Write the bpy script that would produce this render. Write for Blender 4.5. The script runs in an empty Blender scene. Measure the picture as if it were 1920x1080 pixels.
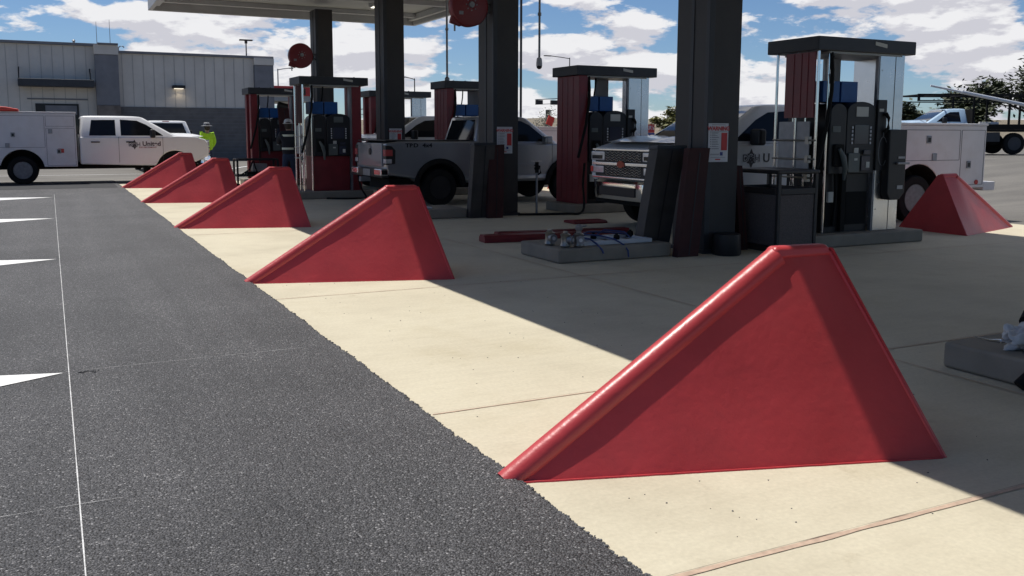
import bpy, bmesh, math, random
from mathutils import Vector, Matrix, noise as mnoise
random.seed(7)
PI = math.pi
S = bpy.context.scene
COL = S.collection

# ------------------------------------------------------------------ camera
F = Vector((0.44505632, 0.88660992, -0.12588777)); R = Vector((0.89388461, -0.44828732, 0.0029631)); U = Vector((0.05380678, 0.11384788, 0.99204006))
cd = bpy.data.cameras.new('camera'); cam = bpy.data.objects.new('camera', cd); COL.objects.link(cam)
cd.sensor_width = 36; cd.lens = 36 * 1716.8 / 1920; cd.shift_y = -(540 - 468.3) / 1920
cd.clip_start = 0.05; cd.clip_end = 6000
cam.matrix_world = Matrix(((R.x, U.x, -F.x, 0), (R.y, U.y, -F.y, 0), (R.z, U.z, -F.z, 1.5), (0, 0, 0, 1)))
S.camera = cam
S.view_settings.view_transform = 'Standard'; S.view_settings.look = 'None'; S.view_settings.gamma = 1; S.view_settings.exposure = 0.0

# ------------------------------------------------------------------ light
SUN = Vector((-0.125, 0.39, 1.0)).normalized()
sd = bpy.data.lights.new('sun', 'SUN'); sd.energy = 4.55; sd.angle = math.radians(0.5); sd.color = (1, 0.96, 0.89)
so = bpy.data.objects.new('sun', sd); COL.objects.link(so); so.rotation_euler = SUN.to_track_quat('Z', 'Y').to_euler()

# ------------------------------------------------------------------ world: sky + clouds
W = bpy.data.worlds.new('World'); S.world = W; W.use_nodes = True
nt = W.node_tree; nt.nodes.clear(); N = nt.nodes; L = nt.links
def wn(t, **k):
    n = N.new(t)
    for a, b in k.items(): setattr(n, a, b)
    return n
sky = wn('ShaderNodeTexSky', sky_type='NISHITA', sun_disc=False)
sky.sun_elevation = math.asin(SUN.z); sky.sun_rotation = math.atan2(SUN.x, SUN.y); sky.altitude = 1500; sky.air_density = 1.0; sky.dust_density = 0.6; sky.ozone_density = 1.6
bg1 = wn('ShaderNodeBackground'); bg1.inputs['Strength'].default_value = 0.078
tint = wn('ShaderNodeMix', data_type='RGBA', blend_type='MULTIPLY'); tint.inputs['Factor'].default_value = 1.0; L.new(sky.outputs[0], tint.inputs['A']); tint.inputs['B'].default_value = (0.74, 0.90, 1.10, 1)
L.new(tint.outputs['Result'], bg1.inputs[0])
tc = wn('ShaderNodeTexCoord'); sp = wn('ShaderNodeSeparateXYZ'); L.new(tc.outputs['Generated'], sp.inputs[0])
def wm(op, a, b=None, c=None):
    n = wn('ShaderNodeMath', operation=op)
    for i, v in enumerate((a, b, c)):
        if v is None: continue
        if isinstance(v, (int, float)): n.inputs[i].default_value = v
        else: L.new(v, n.inputs[i])
    return n.outputs[0]
zz = wm('MAXIMUM', sp.outputs[2], 0.0)
den = wm('ADD', zz, 0.13)
def cloud_coord(dz):
    cb = wn('ShaderNodeCombineXYZ'); q = wm('ADD', 1.0, wm('MULTIPLY', zz, -0.9))
    L.new(sp.outputs[0], cb.inputs[0]); L.new(sp.outputs[1], cb.inputs[1]); L.new(wm('MULTIPLY', wm('ADD', zz, dz), 2.9), cb.inputs[2])
    return cb.outputs[0]
def cloud_noise(coord, scale, detail=9, rough=0.52):
    n = wn('ShaderNodeTexNoise'); n.inputs['Scale'].default_value = scale; n.inputs['Detail'].default_value = detail; n.inputs['Roughness'].default_value = rough
    L.new(coord, n.inputs['Vector']); return n.outputs['Fac']
c0 = cloud_coord(0.0); c1 = cloud_coord(0.011)
n0 = cloud_noise(c0, 8.5, 12, 0.56); n1 = cloud_noise(c1, 8.5, 12, 0.56)
big = cloud_noise(c0, 2.4, 2)
dens = wm('ADD', wm('ADD', n0, wm('MULTIPLY', wm('SUBTRACT', big, 0.5), 0.30)), wm('MULTIPLY', wm('MAXIMUM', wm('SUBTRACT', 0.15, zz), 0.0), 0.42))
mr = wn('ShaderNodeMapRange', interpolation_type='SMOOTHSTEP'); L.new(dens, mr.inputs[0]); mr.inputs[1].default_value = 0.466; mr.inputs[2].default_value = 0.520
# self shading: compare density with the density a little higher up
sh = wm('SUBTRACT', n0, n1)
mr2 = wn('ShaderNodeMapRange', interpolation_type='SMOOTHSTEP'); L.new(sh, mr2.inputs[0]); mr2.inputs[1].default_value = -0.05; mr2.inputs[2].default_value = 0.05
fine = cloud_noise(c0, 22.0, 6)
shade = wm('ADD', wm('MULTIPLY', mr2.outputs[0], 0.75), wm('MULTIPLY', wm('SUBTRACT', fine, 0.5), 0.5))
cr = wn('ShaderNodeValToRGB'); L.new(shade, cr.inputs[0])
cr.color_ramp.elements[0].position = 0.08; cr.color_ramp.elements[0].color = (0.63, 0.63, 0.69, 1)
cr.color_ramp.elements[1].position = 0.7; cr.color_ramp.elements[1].color = (0.88, 0.88, 0.90, 1)
bg2 = wn('ShaderNodeBackground'); L.new(cr.outputs[0], bg2.inputs[0]); bg2.inputs['Strength'].default_value = 0.98
ahead = wn('ShaderNodeMapRange', interpolation_type='SMOOTHSTEP'); L.new(wm('ADD', wm('MULTIPLY', sp.outputs[0], 0.45), wm('MULTIPLY', sp.outputs[1], 0.89)), ahead.inputs[0]); ahead.inputs[1].default_value = -0.2; ahead.inputs[2].default_value = 0.4
mx = wn('ShaderNodeMixShader'); L.new(wm('MULTIPLY', mr.outputs[0], ahead.outputs[0]), mx.inputs[0]); L.new(bg1.outputs[0], mx.inputs[1]); L.new(bg2.outputs[0], mx.inputs[2])
wo = wn('ShaderNodeOutputWorld'); L.new(mx.outputs[0], wo.inputs[0])

# ------------------------------------------------------------------ materials
MATS = {}
def mat(name, col, rough=0.6, metal=0.0, spec=0.5, var=0.12, vscale=3.0, bump=0.0, bscale=60.0, coat=0.0, emit=None, dirt=None, dscale=1.2, damt=0.5):
    """principled paint with colour variation, wear and fine bump"""
    if name in MATS: return MATS[name]
    m = bpy.data.materials.new(name); m.use_nodes = True; t = m.node_tree; b = t.nodes['Principled BSDF']
    b.inputs['Roughness'].default_value = rough; b.inputs['Metallic'].default_value = metal; b.inputs['Specular IOR Level'].default_value = spec
    b.inputs['Coat Weight'].default_value = coat; b.inputs['Coat Roughness'].default_value = 0.04
    tcn = t.nodes.new('ShaderNodeTexCoord'); nz = t.nodes.new('ShaderNodeTexNoise'); nz.inputs['Scale'].default_value = vscale; nz.inputs['Detail'].default_value = 6
    t.links.new(tcn.outputs['Object'], nz.inputs['Vector'])
    cr = t.nodes.new('ShaderNodeValToRGB'); t.links.new(nz.outputs['Fac'], cr.inputs[0])
    e = cr.color_ramp.elements; e[0].position = 0.3; e[1].position = 0.7
    e[0].color = tuple(c * (1 - var) for c in col) + (1,); e[1].color = tuple(min(1, c * (1 + var)) for c in col) + (1,)
    out = cr.outputs[0]
    if dirt:
        n2 = t.nodes.new('ShaderNodeTexNoise'); n2.inputs['Scale'].default_value = dscale; n2.inputs['Detail'].default_value = 9; n2.inputs['Roughness'].default_value = 0.65
        t.links.new(tcn.outputs['Object'], n2.inputs['Vector'])
        r2 = t.nodes.new('ShaderNodeMapRange'); t.links.new(n2.outputs['Fac'], r2.inputs[0]); r2.inputs[1].default_value = 0.48; r2.inputs[2].default_value = 0.72; r2.inputs[4].default_value = damt
        mixn = t.nodes.new('ShaderNodeMix'); mixn.data_type = 'RGBA'; t.links.new(r2.outputs[0], mixn.inputs['Factor']); t.links.new(out, mixn.inputs['A']); mixn.inputs['B'].default_value = dirt + (1,)
        out = mixn.outputs['Result']
    t.links.new(out, b.inputs['Base Color'])
    rr = t.nodes.new('ShaderNodeMapRange'); t.links.new(nz.outputs['Fac'], rr.inputs[0]); rr.inputs[3].default_value = max(0.02, rough * 0.8); rr.inputs[4].default_value = min(1, rough * 1.2)
    t.links.new(rr.outputs[0], b.inputs['Roughness'])
    if bump:
        n3 = t.nodes.new('ShaderNodeTexNoise'); n3.inputs['Scale'].default_value = bscale; n3.inputs['Detail'].default_value = 4; t.links.new(tcn.outputs['Object'], n3.inputs['Vector'])
        bp = t.nodes.new('ShaderNodeBump'); bp.inputs['Strength'].default_value = 0.6; bp.inputs['Distance'].default_value = bump; t.links.new(n3.outputs['Fac'], bp.inputs['Height']); t.links.new(bp.outputs[0], b.inputs['Normal'])
    if emit:
        b.inputs['Emission Color'].default_value = emit[:3] + (1,); b.inputs['Emission Strength'].default_value = emit[3]
    MATS[name] = m; return m

M_scuff = mat('scuffed_red', (0.36, 0.10, 0.10), 0.7)
M_red = mat('guard_red_paint', (0.51, 0.050, 0.056), 0.38, 0, 0.5, 0.10, 2.5, 0.004, 22, dirt=(0.45, 0.055, 0.058), dscale=3, damt=0.6)
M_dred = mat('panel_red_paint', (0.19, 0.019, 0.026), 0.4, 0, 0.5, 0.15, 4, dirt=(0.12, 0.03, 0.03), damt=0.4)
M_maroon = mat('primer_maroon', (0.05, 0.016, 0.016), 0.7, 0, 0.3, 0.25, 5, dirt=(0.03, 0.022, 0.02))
M_bronze = mat('column_bronze', (0.040, 0.037, 0.037), 0.55, 0, 0.4, 0.15, 2, dirt=(0.06, 0.055, 0.05), damt=0.5)
M_fascia = mat('fascia_charcoal', (0.035, 0.038, 0.045), 0.5, 0, 0.4, 0.2, 3)
M_black = mat('black_plastic', (0.016, 0.016, 0.018), 0.45, 0, 0.4, 0.2, 6)
M_rubber = mat('rubber', (0.012, 0.012, 0.012), 0.85, 0, 0.2, 0.25, 20)
M_steel = mat('brushed_steel', (0.62, 0.63, 0.65), 0.26, 1.0, 0.5, 0.08, 4, 0.0006, 9)
M_chrome = mat('chrome', (0.8, 0.81, 0.83), 0.10, 1.0, 0.5, 0.05, 4)
M_galv = mat('galvanised', (0.27, 0.275, 0.29), 0.5, 0.7, 0.5, 0.15, 9)
M_blue = mat('topper_blue', (0.012, 0.085, 0.28), 0.4, 0, 0.4, 0.1, 5)
M_white = mat('truck_white', (0.74, 0.74, 0.74), 0.3, 0, 0.5, 0.04, 2, coat=0.5, dirt=(0.55, 0.52, 0.48), dscale=2, damt=0.25)
M_whitebody = mat('service_body_white', (0.66, 0.65, 0.66), 0.42, 0, 0.5, 0.05, 2, dirt=(0.5, 0.46, 0.42), dscale=3, damt=0.35)
M_silver = mat('pickup_grey', (0.27, 0.28, 0.30), 0.3, 0.45, 0.5, 0.06, 2, coat=0.8)
M_glass = mat('tinted_glass', (0.012, 0.013, 0.016), 0.05, 0, 0.28, 0.1, 1)
M_rim = mat('wheel_rim', (0.16, 0.16, 0.17), 0.45, 0.5, 0.5, 0.2, 14)
M_paleblue = mat('pale_blue_paint', (0.42, 0.58, 0.74), 0.3, 0, 0.5, 0.05, 2, coat=0.5)
M_light = mat('lamp_clear', (0.7, 0.7, 0.72), 0.12, 0.4, 0.8, 0.2, 12)
M_tail = mat('tail_red', (0.38, 0.01, 0.015), 0.15, 0, 0.7, 0.2, 12)
M_sign = mat('sign_white', (0.60, 0.60, 0.62), 0.5, 0, 0.4, 0.04, 5)
M_ink = mat('ink_grey', (0.10, 0.10, 0.12), 0.6)
M_inkred = mat('ink_red', (0.50, 0.03, 0.03), 0.5)
M_inkblue = mat('ink_blue', (0.03, 0.05, 0.22), 0.5)
M_paper = mat('sticker_paper', (0.52, 0.52, 0.48), 0.6)
M_green = mat('card_reader_grey', (0.10, 0.115, 0.11), 0.5)
M_screen = mat('dead_screen', (0.045, 0.05, 0.075), 0.12)
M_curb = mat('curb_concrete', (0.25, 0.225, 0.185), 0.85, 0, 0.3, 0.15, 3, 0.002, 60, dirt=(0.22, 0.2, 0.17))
M_pvc = mat('pvc_frame', (0.55, 0.58, 0.62), 0.45, 0, 0.5, 0.08)
M_brass = mat('valve_metal', (0.30, 0.29, 0.27), 0.4, 0.9)
M_hose = mat('blue_hose', (0.03, 0.05, 0.16), 0.4)
M_bin = mat('bin_brown', (0.12, 0.10, 0.095), 0.7, 0, 0.3, 0.3, 90, 0.003, 160)
M_binf = mat('bin_frame', (0.03, 0.026, 0.025), 0.5)
M_cloth = mat('rag_cloth', (0.58, 0.58, 0.58), 0.9, 0, 0.2, 0.12, 30, 0.003, 120)
M_soffit = mat('soffit_white', (0.36, 0.37, 0.36), 0.5, 0, 0.4, 0.05, 1)
M_fwhite = mat('canopy_edge', (0.42, 0.43, 0.44), 0.5, 0, 0.4, 0.06)
M_orange = mat('safety_orange', (0.75, 0.05, 0.03), 0.6)
M_skin = mat('skin', (0.42, 0.24, 0.16), 0.55)
M_hiviz = mat('hi_vis_yellow', (0.50, 0.85, 0.03), 0.8, dirt=(0.35, 0.6, 0.02), dscale=9)
M_jacket = mat('dark_jacket', (0.014, 0.015, 0.02), 0.85, bump=0.01, bscale=14)
M_jeans = mat('jeans', (0.03, 0.045, 0.085), 0.85, bump=0.01, bscale=14)
M_stripe = mat('reflective_tape', (0.72, 0.74, 0.58), 0.4)
M_hat = mat('hat_white', (0.55, 0.55, 0.52), 0.5)
M_hatg = mat('hat_grey', (0.22, 0.22, 0.23), 0.7)
M_boot = mat('boot_brown', (0.05, 0.035, 0.025), 0.8)
M_bark = mat('bark', (0.07, 0.055, 0.04), 0.9, 0, 0.2, 0.3, 12, 0.01, 30)

def siding_mat():
    m = mat('siding_grey', (0.64, 0.59, 0.53), 0.7, 0, 0.3, 0.06, 0.8, dirt=(0.52, 0.48, 0.43), dscale=0.6, damt=0.6)
    return m
M_siding = siding_mat()
M_seamg = mat('siding_seam_grey', (0.44, 0.41, 0.38), 0.8)  # darker grey of the thin vertical seam strips
M_band = mat('base_band_block', (0.15, 0.14, 0.135), 0.85, 0, 0.3, 0.15, 3, dirt=(0.15, 0.14, 0.13))
M_pil = mat('pilaster_grey', (0.20, 0.20, 0.215), 0.8, 0, 0.3, 0.12, 2)
M_stone = mat('ledge_stone', (0.19, 0.16, 0.14), 0.9, 0, 0.3, 0.35, 2.2, 0.01, 9)

# --- ground materials
def ground_mat(name, build):
    m = bpy.data.materials.new(name); m.use_nodes = True; t = m.node_tree; b = t.nodes['Principled BSDF']
    def nn(ty, **k):
        n = t.nodes.new(ty)
        for a, v in k.items(): setattr(n, a, v)
        return n
    def noise(scale, detail=6, rough=0.55, vec=None):
        n = nn('ShaderNodeTexNoise'); n.inputs['Scale'].default_value = scale; n.inputs['Detail'].default_value = detail; n.inputs['Roughness'].default_value = rough
        t.links.new(vec or geo, n.inputs['Vector']); return n.outputs['Fac']
    def ramp(src, stops):
        r = nn('ShaderNodeValToRGB'); t.links.new(src, r.inputs[0]); e = r.color_ramp.elements
        while len(e) < len(stops): e.new(0.5)
        for i, (p, c) in enumerate(stops): e[i].position = p; e[i].color = tuple(c) + (1,) if len(c) == 3 else c
        return r.outputs[0]
    def mix(fac, a, c, bt='MIX'):
        n = nn('ShaderNodeMix', data_type='RGBA', blend_type=bt)
        for k, v in (('Factor', fac), ('A', a), ('B', c)):
            if isinstance(v, (int, float)): n.inputs[k].default_value = v
            elif isinstance(v, tuple): n.inputs[k].default_value = v + (1,)
            else: t.links.new(v, n.inputs[k])
        return n.outputs['Result']
    geo = nn('ShaderNodeNewGeometry').outputs['Position']
    build(t, b, nn, noise, ramp, mix, geo)
    return m
def asphalt(t, b, nn, noise, ramp, mix, geo):
    v = nn('ShaderNodeTexVoronoi', feature='F1'); v.inputs['Scale'].default_value = 120; t.links.new(geo, v.inputs['Vector'])
    v2 = nn('ShaderNodeTexVoronoi', feature='F1'); v2.inputs['Scale'].default_value = 210; t.links.new(geo, v2.inputs['Vector'])
    sx = nn('ShaderNodeSeparateColor'); t.links.new(v.outputs['Color'], sx.inputs[0])
    sy = nn('ShaderNodeSeparateColor'); t.links.new(v2.outputs['Color'], sy.inputs[0])
    c = ramp(sx.outputs[0], [(0.0, (0.040, 0.041, 0.045)), (0.45, (0.085, 0.087, 0.094)), (0.82, (0.17, 0.172, 0.18)), (0.955, (0.30, 0.30, 0.305)), (1.0, (0.75, 0.75, 0.74))])
    c2 = ramp(sy.outputs[1], [(0.0, (0.045, 0.046, 0.05)), (0.85, (0.14, 0.142, 0.15)), (1.0, (0.5, 0.5, 0.5))])
    c = mix(0.4, c, c2)
    gap = ramp(v.outputs['Distance'], [(0.35, (1, 1, 1)), (0.80, (0.15, 0.15, 0.15))])
    c = mix(1.0, c, gap, 'MULTIPLY')
    patch = ramp(noise(0.7, 5), [(0.3, (0.60, 0.595, 0.61)), (0.7, (0.94, 0.925, 0.935))])
    c = mix(1.0, c, patch, 'MULTIPLY')
    # long dragging marks of the paver and wheel paths along the drive
    mp = nn('ShaderNodeMapping'); t.links.new(geo, mp.inputs[0]); mp.inputs['Scale'].default_value = (1.0, 0.06, 1)
    streak = ramp(noise(3.0, 4, 0.5, mp.outputs[0]), [(0.35, (0.88, 0.88, 0.88)), (0.65, (1.14, 1.13, 1.12))])
    c = mix(1.0, c, streak, 'MULTIPLY')
    t.links.new(c, b.inputs['Base Color'])
    b.inputs['Roughness'].default_value = 0.62; b.inputs['Specular IOR Level'].default_value = 0.45
    h = nn('ShaderNodeMath', operation='MULTIPLY'); t.links.new(v.outputs['Distance'], h.inputs[0]); h.inputs[1].default_value = -1
    h2 = nn('ShaderNodeMath', operation='ADD'); t.links.new(h.outputs[0], h2.inputs[0]); t.links.new(noise(60, 3), h2.inputs[1])
    bp = nn('ShaderNodeBump'); bp.inputs['Strength'].default_value = 0.85; bp.inputs['Distance'].default_value = 0.009; t.links.new(h2.outputs[0], bp.inputs['Height']); t.links.new(bp.outputs[0], b.inputs['Normal'])
def concrete(t, b, nn, noise, ramp, mix, geo):
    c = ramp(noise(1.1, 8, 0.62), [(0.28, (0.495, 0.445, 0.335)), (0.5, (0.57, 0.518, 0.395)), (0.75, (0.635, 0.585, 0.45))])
    fine = ramp(noise(45, 5, 0.6), [(0.3, (0.92, 0.92, 0.92)), (0.7, (1.05, 1.05, 1.05))])
    c = mix(1.0, c, fine, 'MULTIPLY')
    mp = nn('ShaderNodeMapping'); t.links.new(geo, mp.inputs[0]); mp.inputs['Scale'].default_value = (0.35, 2.4, 1)
    broom = ramp(noise(7.0, 5, 0.6, mp.outputs[0]), [(0.35, (0.972, 0.97, 0.965)), (0.62, (1.015, 1.015, 1.015))])
    c = mix(1.0, c, broom, 'MULTIPLY')
    st = ramp(noise(0.55, 9, 0.7), [(0.53, (0, 0, 0)), (0.70, (1, 1, 1))])
    c = mix(st, c, mix(1.0, c, (0.78, 0.75, 0.70), 'MULTIPLY'))
    st2 = ramp(noise(2.3, 10, 0.75), [(0.62, (0, 0, 0)), (0.70, (1, 1, 1))])
    c = mix(st2, c, mix(1.0, c, (0.84, 0.82, 0.79), 'MULTIPLY'))
    v = nn('ShaderNodeTexVoronoi', feature='F1'); v.inputs['Scale'].default_value = 9; t.links.new(geo, v.inputs['Vector'])
    dots = ramp(v.outputs['Distance'], [(0.0, (0.3, 0.3, 0.3)), (0.035, (0.5, 0.48, 0.45)), (0.05, (1, 1, 1))])
    dm = ramp(noise(1.7, 2), [(0.56, (0, 0, 0)), (0.6, (1, 1, 1))])
    c = mix(dm, c, mix(1.0, c, dots, 'MULTIPLY'))
    t.links.new(c, b.inputs['Base Color']); b.inputs['Roughness'].default_value = 0.82; b.inputs['Specular IOR Level'].default_value = 0.3
    bp = nn('ShaderNodeBump'); bp.inputs['Strength'].default_value = 0.4; bp.inputs['Distance'].default_value = 0.004; t.links.new(noise(30, 7, 0.7), bp.inputs['Height']); t.links.new(bp.outputs[0], b.inputs['Normal'])
def lot(t, b, nn, noise, ramp, mix, geo):
    c = ramp(noise(0.25, 8, 0.6), [(0.3, (0.118, 0.110, 0.099)), (0.7, (0.175, 0.164, 0.148))])
    c = mix(1.0, c, ramp(noise(20, 5, 0.7), [(0.3, (0.85, 0.85, 0.85)), (0.7, (1.15, 1.15, 1.15))]), 'MULTIPLY')
    mp = nn('ShaderNodeMapping'); t.links.new(geo, mp.inputs[0]); mp.inputs['Rotation'].default_value = (0, 0, -0.46); mp.inputs['Scale'].default_value = (0.15, 1.2, 1)
    c = mix(1.0, c, ramp(noise(1.3, 5, 0.6, mp.outputs[0]), [(0.35, (0.82, 0.82, 0.82)), (0.65, (1.12, 1.12, 1.1))]), 'MULTIPLY')
    t.links.new(c, b.inputs['Base Color']); b.inputs['Roughness'].default_value = 0.85
    bp = nn('ShaderNodeBump'); bp.inputs['Strength'].default_value = 0.5; bp.inputs['Distance'].default_value = 0.01; t.links.new(noise(25, 6, 0.7), bp.inputs['Height']); t.links.new(bp.outputs[0], b.inputs['Normal'])
def desert(t, b, nn, noise, ramp, mix, geo):
    c = ramp(noise(0.02, 9, 0.65), [(0.3, (0.17, 0.14, 0.10)), (0.6, (0.23, 0.19, 0.14)), (0.75, (0.14, 0.13, 0.085))])
    c = mix(1.0, c, ramp(noise(0.25, 5, 0.8), [(0.42, (0.55, 0.58, 0.5)), (0.55, (1.05, 1.05, 1.05))]), 'MULTIPLY')
    t.links.new(c, b.inputs['Base Color']); b.inputs['Roughness'].default_value = 0.95
M_asph = ground_mat('asphalt', asphalt); M_conc = ground_mat('slab_concrete', concrete); M_lot = ground_mat('lot_asphalt', lot); M_desert = ground_mat('desert', desert)
M_paint = mat('marking_white', (0.80, 0.80, 0.79), 0.7, 0, 0.3, 0.03, 14, 0.003, 90, dirt=(0.52, 0.52, 0.52), dscale=11, damt=0.4)
M_string = mat('chalk_line', (0.60, 0.60, 0.60), 0.8, 0, 0.3, 0.3, 40)
M_seal = mat('joint_sealant', (0.50, 0.37, 0.28), 0.8, 0, 0.3, 0.15, 30, dirt=(0.48, 0.38, 0.29), dscale=6)
M_jdark = mat('joint_crack', (0.26, 0.21, 0.17), 0.9, 0, 0.2, 0.4, 20)
M_seam = mat('dark_band_grey', (0.035, 0.036, 0.04), 0.75, 0, 0.3, 0.25, 6, 0.006, 90)  # near-black grey of the band across the drive
M_leaf = None
def leaf_mat(name, a, b_):
    m = bpy.data.materials.new(name); m.use_nodes = True; t = m.node_tree; b = t.nodes['Principled BSDF']
    oi = t.nodes.new('ShaderNodeNewGeometry'); cr = t.nodes.new('ShaderNodeValToRGB'); t.links.new(oi.outputs['Random Per Island'], cr.inputs[0])
    cr.color_ramp.elements[0].color = a + (1,); cr.color_ramp.elements[1].color = b_ + (1,); t.links.new(cr.outputs[0], b.inputs['Base Color']); b.inputs['Roughness'].default_value = 0.7
    return m
M_leafd = leaf_mat('leaf_dark', (0.022, 0.032, 0.014), (0.07, 0.085, 0.035))
M_leafy = leaf_mat('leaf_yellow', (0.07, 0.08, 0.035), (0.30, 0.28, 0.08))

# ------------------------------------------------------------------ helpers
class MB:
    def __init__(s): s.bm = bmesh.new()
    def _x(s, vs, m):
        if m is not None: bmesh.ops.transform(s.bm, matrix=m, verts=vs)
        return vs
    def box(s, x0, x1, y0, y1, z0, z1, m=None):
        v = [s.bm.verts.new(p) for p in ((x0, y0, z0), (x1, y0, z0), (x1, y1, z0), (x0, y1, z0), (x0, y0, z1), (x1, y0, z1), (x1, y1, z1), (x0, y1, z1))]
        for f in ((3, 2, 1, 0), (4, 5, 6, 7), (0, 1, 5, 4), (1, 2, 6, 5), (2, 3, 7, 6), (3, 0, 4, 7)): s.bm.faces.new([v[i] for i in f])
        s._x(v, m); return s
    def hexa(s, b, t):
        v = [s.bm.verts.new(p) for p in list(b) + list(t)]; n = len(b)
        s.bm.faces.new(v[:n][::-1]); s.bm.faces.new(v[n:])
        for i in range(n): j = (i + 1) % n; s.bm.faces.new((v[i], v[j], v[n + j], v[n + i]))
        return s
    def prism(s, pts, axis, a, b, m=None):
        """polygon in the plane normal to axis (x: (y,z); y: (x,z); z: (x,y)), extruded a..b"""
        def P(p, h): return (h, p[0], p[1]) if axis == 'x' else (p[0], h, p[1]) if axis == 'y' else (p[0], p[1], h)
        v0 = [s.bm.verts.new(P(p, a)) for p in pts]; v1 = [s.bm.verts.new(P(p, b)) for p in pts]; n = len(pts)
        s.bm.faces.new(v0); s.bm.faces.new(v1[::-1])
        for i in range(n): j = (i + 1) % n; s.bm.faces.new((v0[j], v0[i], v1[i], v1[j]))
        s._x(v0 + v1, m); return s
    def poly(s, pts, m=None):
        v = [s.bm.verts.new(p) for p in pts]; s.bm.faces.new(v); s._x(v, m); return s
    def tube(s, pts, r, n=8, cap=True, m=None):
        pts = [Vector(p) for p in pts]; rs = r if isinstance(r, (list, tuple)) else [r] * len(pts); rings = []; allv = []
        ref = Vector((0, 0, 1)) if abs((pts[1] - pts[0]).normalized().z) < 0.9 else Vector((1, 0, 0))
        for i, p in enumerate(pts):
            d = (pts[min(i + 1, len(pts) - 1)] - pts[max(i - 1, 0)]).normalized()
            a = d.cross(ref).normalized(); b = d.cross(a).normalized()
            ring = [s.bm.verts.new(p + rs[i] * (a * math.cos(2 * PI * k / n) + b * math.sin(2 * PI * k / n))) for k in range(n)]
            rings.append(ring); allv += ring
        for i in range(len(rings) - 1):
            for k in range(n): j = (k + 1) % n; s.bm.faces.new((rings[i][k], rings[i][j], rings[i + 1][j], rings[i + 1][k]))
        if cap: s.bm.faces.new(rings[0][::-1]); s.bm.faces.new(rings[-1])
        s._x(allv, m); return s
    def lathe(s, prof, axis='z', o=(0, 0, 0), n=24, m=None):
        """prof = [(r, h)...] about the axis through o"""
        rings = []; allv = []
        for r, h in prof:
            ring = []
            for k in range(n):
                c, q = r * math.cos(2 * PI * k / n), r * math.sin(2 * PI * k / n)
                p = (c, q, h) if axis == 'z' else (q, h, c) if axis == 'y' else (h, c, q)
                ring.append(s.bm.verts.new(Vector(p) + Vector(o)))
            rings.append(ring); allv += ring
        for i in range(len(rings) - 1):
            for k in range(n): j = (k + 1) % n; s.bm.faces.new((rings[i][k], rings[i][j], rings[i + 1][j], rings[i + 1][k]))
        for rg in (rings[0], rings[-1]):
            try: s.bm.faces.new(rg)
            except ValueError: pass
        s._x(allv, m); return s
    def build_each(s, name, m, parent=None, **k):
        """one object per loose piece"""
        left = set(s.bm.verts); out = []
        while left:
            st = [left.pop()]; comp = []
            while st:
                v = st.pop(); comp.append(v)
                for e in v.link_edges:
                    w = e.other_vert(v)
                    if w in left: left.remove(w); st.append(w)
            q = MB(); mp = {v: q.bm.verts.new(v.co) for v in comp}
            for f in {f for v in comp for f in v.link_faces}: q.bm.faces.new([mp[v] for v in f.verts])
            out.append(q.build(name, m, parent, **k))
        s.bm.free(); return out
    def build(s, name, m, parent=None, bevel=0, smooth=True, seg=2, ang=35):
        bmesh.ops.recalc_face_normals(s.bm, faces=s.bm.faces[:])
        me = bpy.data.meshes.new(name); s.bm.to_mesh(me); s.bm.free(); me.materials.append(m)
        o = bpy.data.objects.new(name, me); COL.objects.link(o)
        if parent: o.parent = parent
        if smooth:
            me.polygons.foreach_set('use_smooth', [True] * len(me.polygons))
            try: me.set_sharp_from_angle(angle=math.radians(38))
            except Exception: pass
        if bevel:
            bv = o.modifiers.new('bevel', 'BEVEL'); bv.width = bevel; bv.segments = seg; bv.limit_method = 'ANGLE'; bv.angle_limit = math.radians(ang); bv.harden_normals = True
        return o
def box(name, dims, m, parent=None, bevel=0.0, **k): return MB().box(*dims).build(name, m, parent, bevel, **k)
def tag(o, label, cat, group=None):
    o['label'] = label; o['category'] = cat
    if group: o['group'] = group
    return o
def struct(o, kind='structure'): o['kind'] = kind; return o
def thing(name, loc, label, cat, rz=0, group=None):
    o = bpy.data.objects.new(name, None); COL.objects.link(o); o.empty_display_size = 0.1
    o.location = loc; o.rotation_euler = (0, 0, rz); return tag(o, label, cat, group)
def copy_tree(o, parent=None):
    c = o.copy(); COL.objects.link(c); c.parent = parent
    for ch in list(o.children): copy_tree(ch, c)
    return c
def text(s, size, name, m, parent, M, bold=0.0, align='CENTER', ext=0.002, sx=1.0):
    cu = bpy.data.curves.new(name, 'FONT'); cu.body = s; cu.size = size; cu.align_x = align; cu.align_y = 'CENTER'; cu.extrude = ext; cu.offset = bold
    ob = bpy.data.objects.new(name, cu); COL.objects.link(ob)
    dg = bpy.context.evaluated_depsgraph_get(); me = bpy.data.meshes.new_from_object(ob.evaluated_get(dg)); bpy.data.objects.remove(ob)
    me.transform(M @ Matrix.Diagonal((sx, 1, 1, 1))); me.materials.clear(); me.materials.append(m)
    o = bpy.data.objects.new(name, me); COL.objects.link(o)
    if parent: o.parent = parent
    return o
def face_front(x, y, z):   # text lying in the xz plane, read from -y
    return Matrix.Translation((x, y, z)) @ Matrix.Rotation(PI / 2, 4, 'X')
def face_back(x, y, z):    # read from +y
    return Matrix.Translation((x, y, z)) @ Matrix.Rotation(PI, 4, 'Z') @ Matrix.Rotation(PI / 2, 4, 'X')

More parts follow.
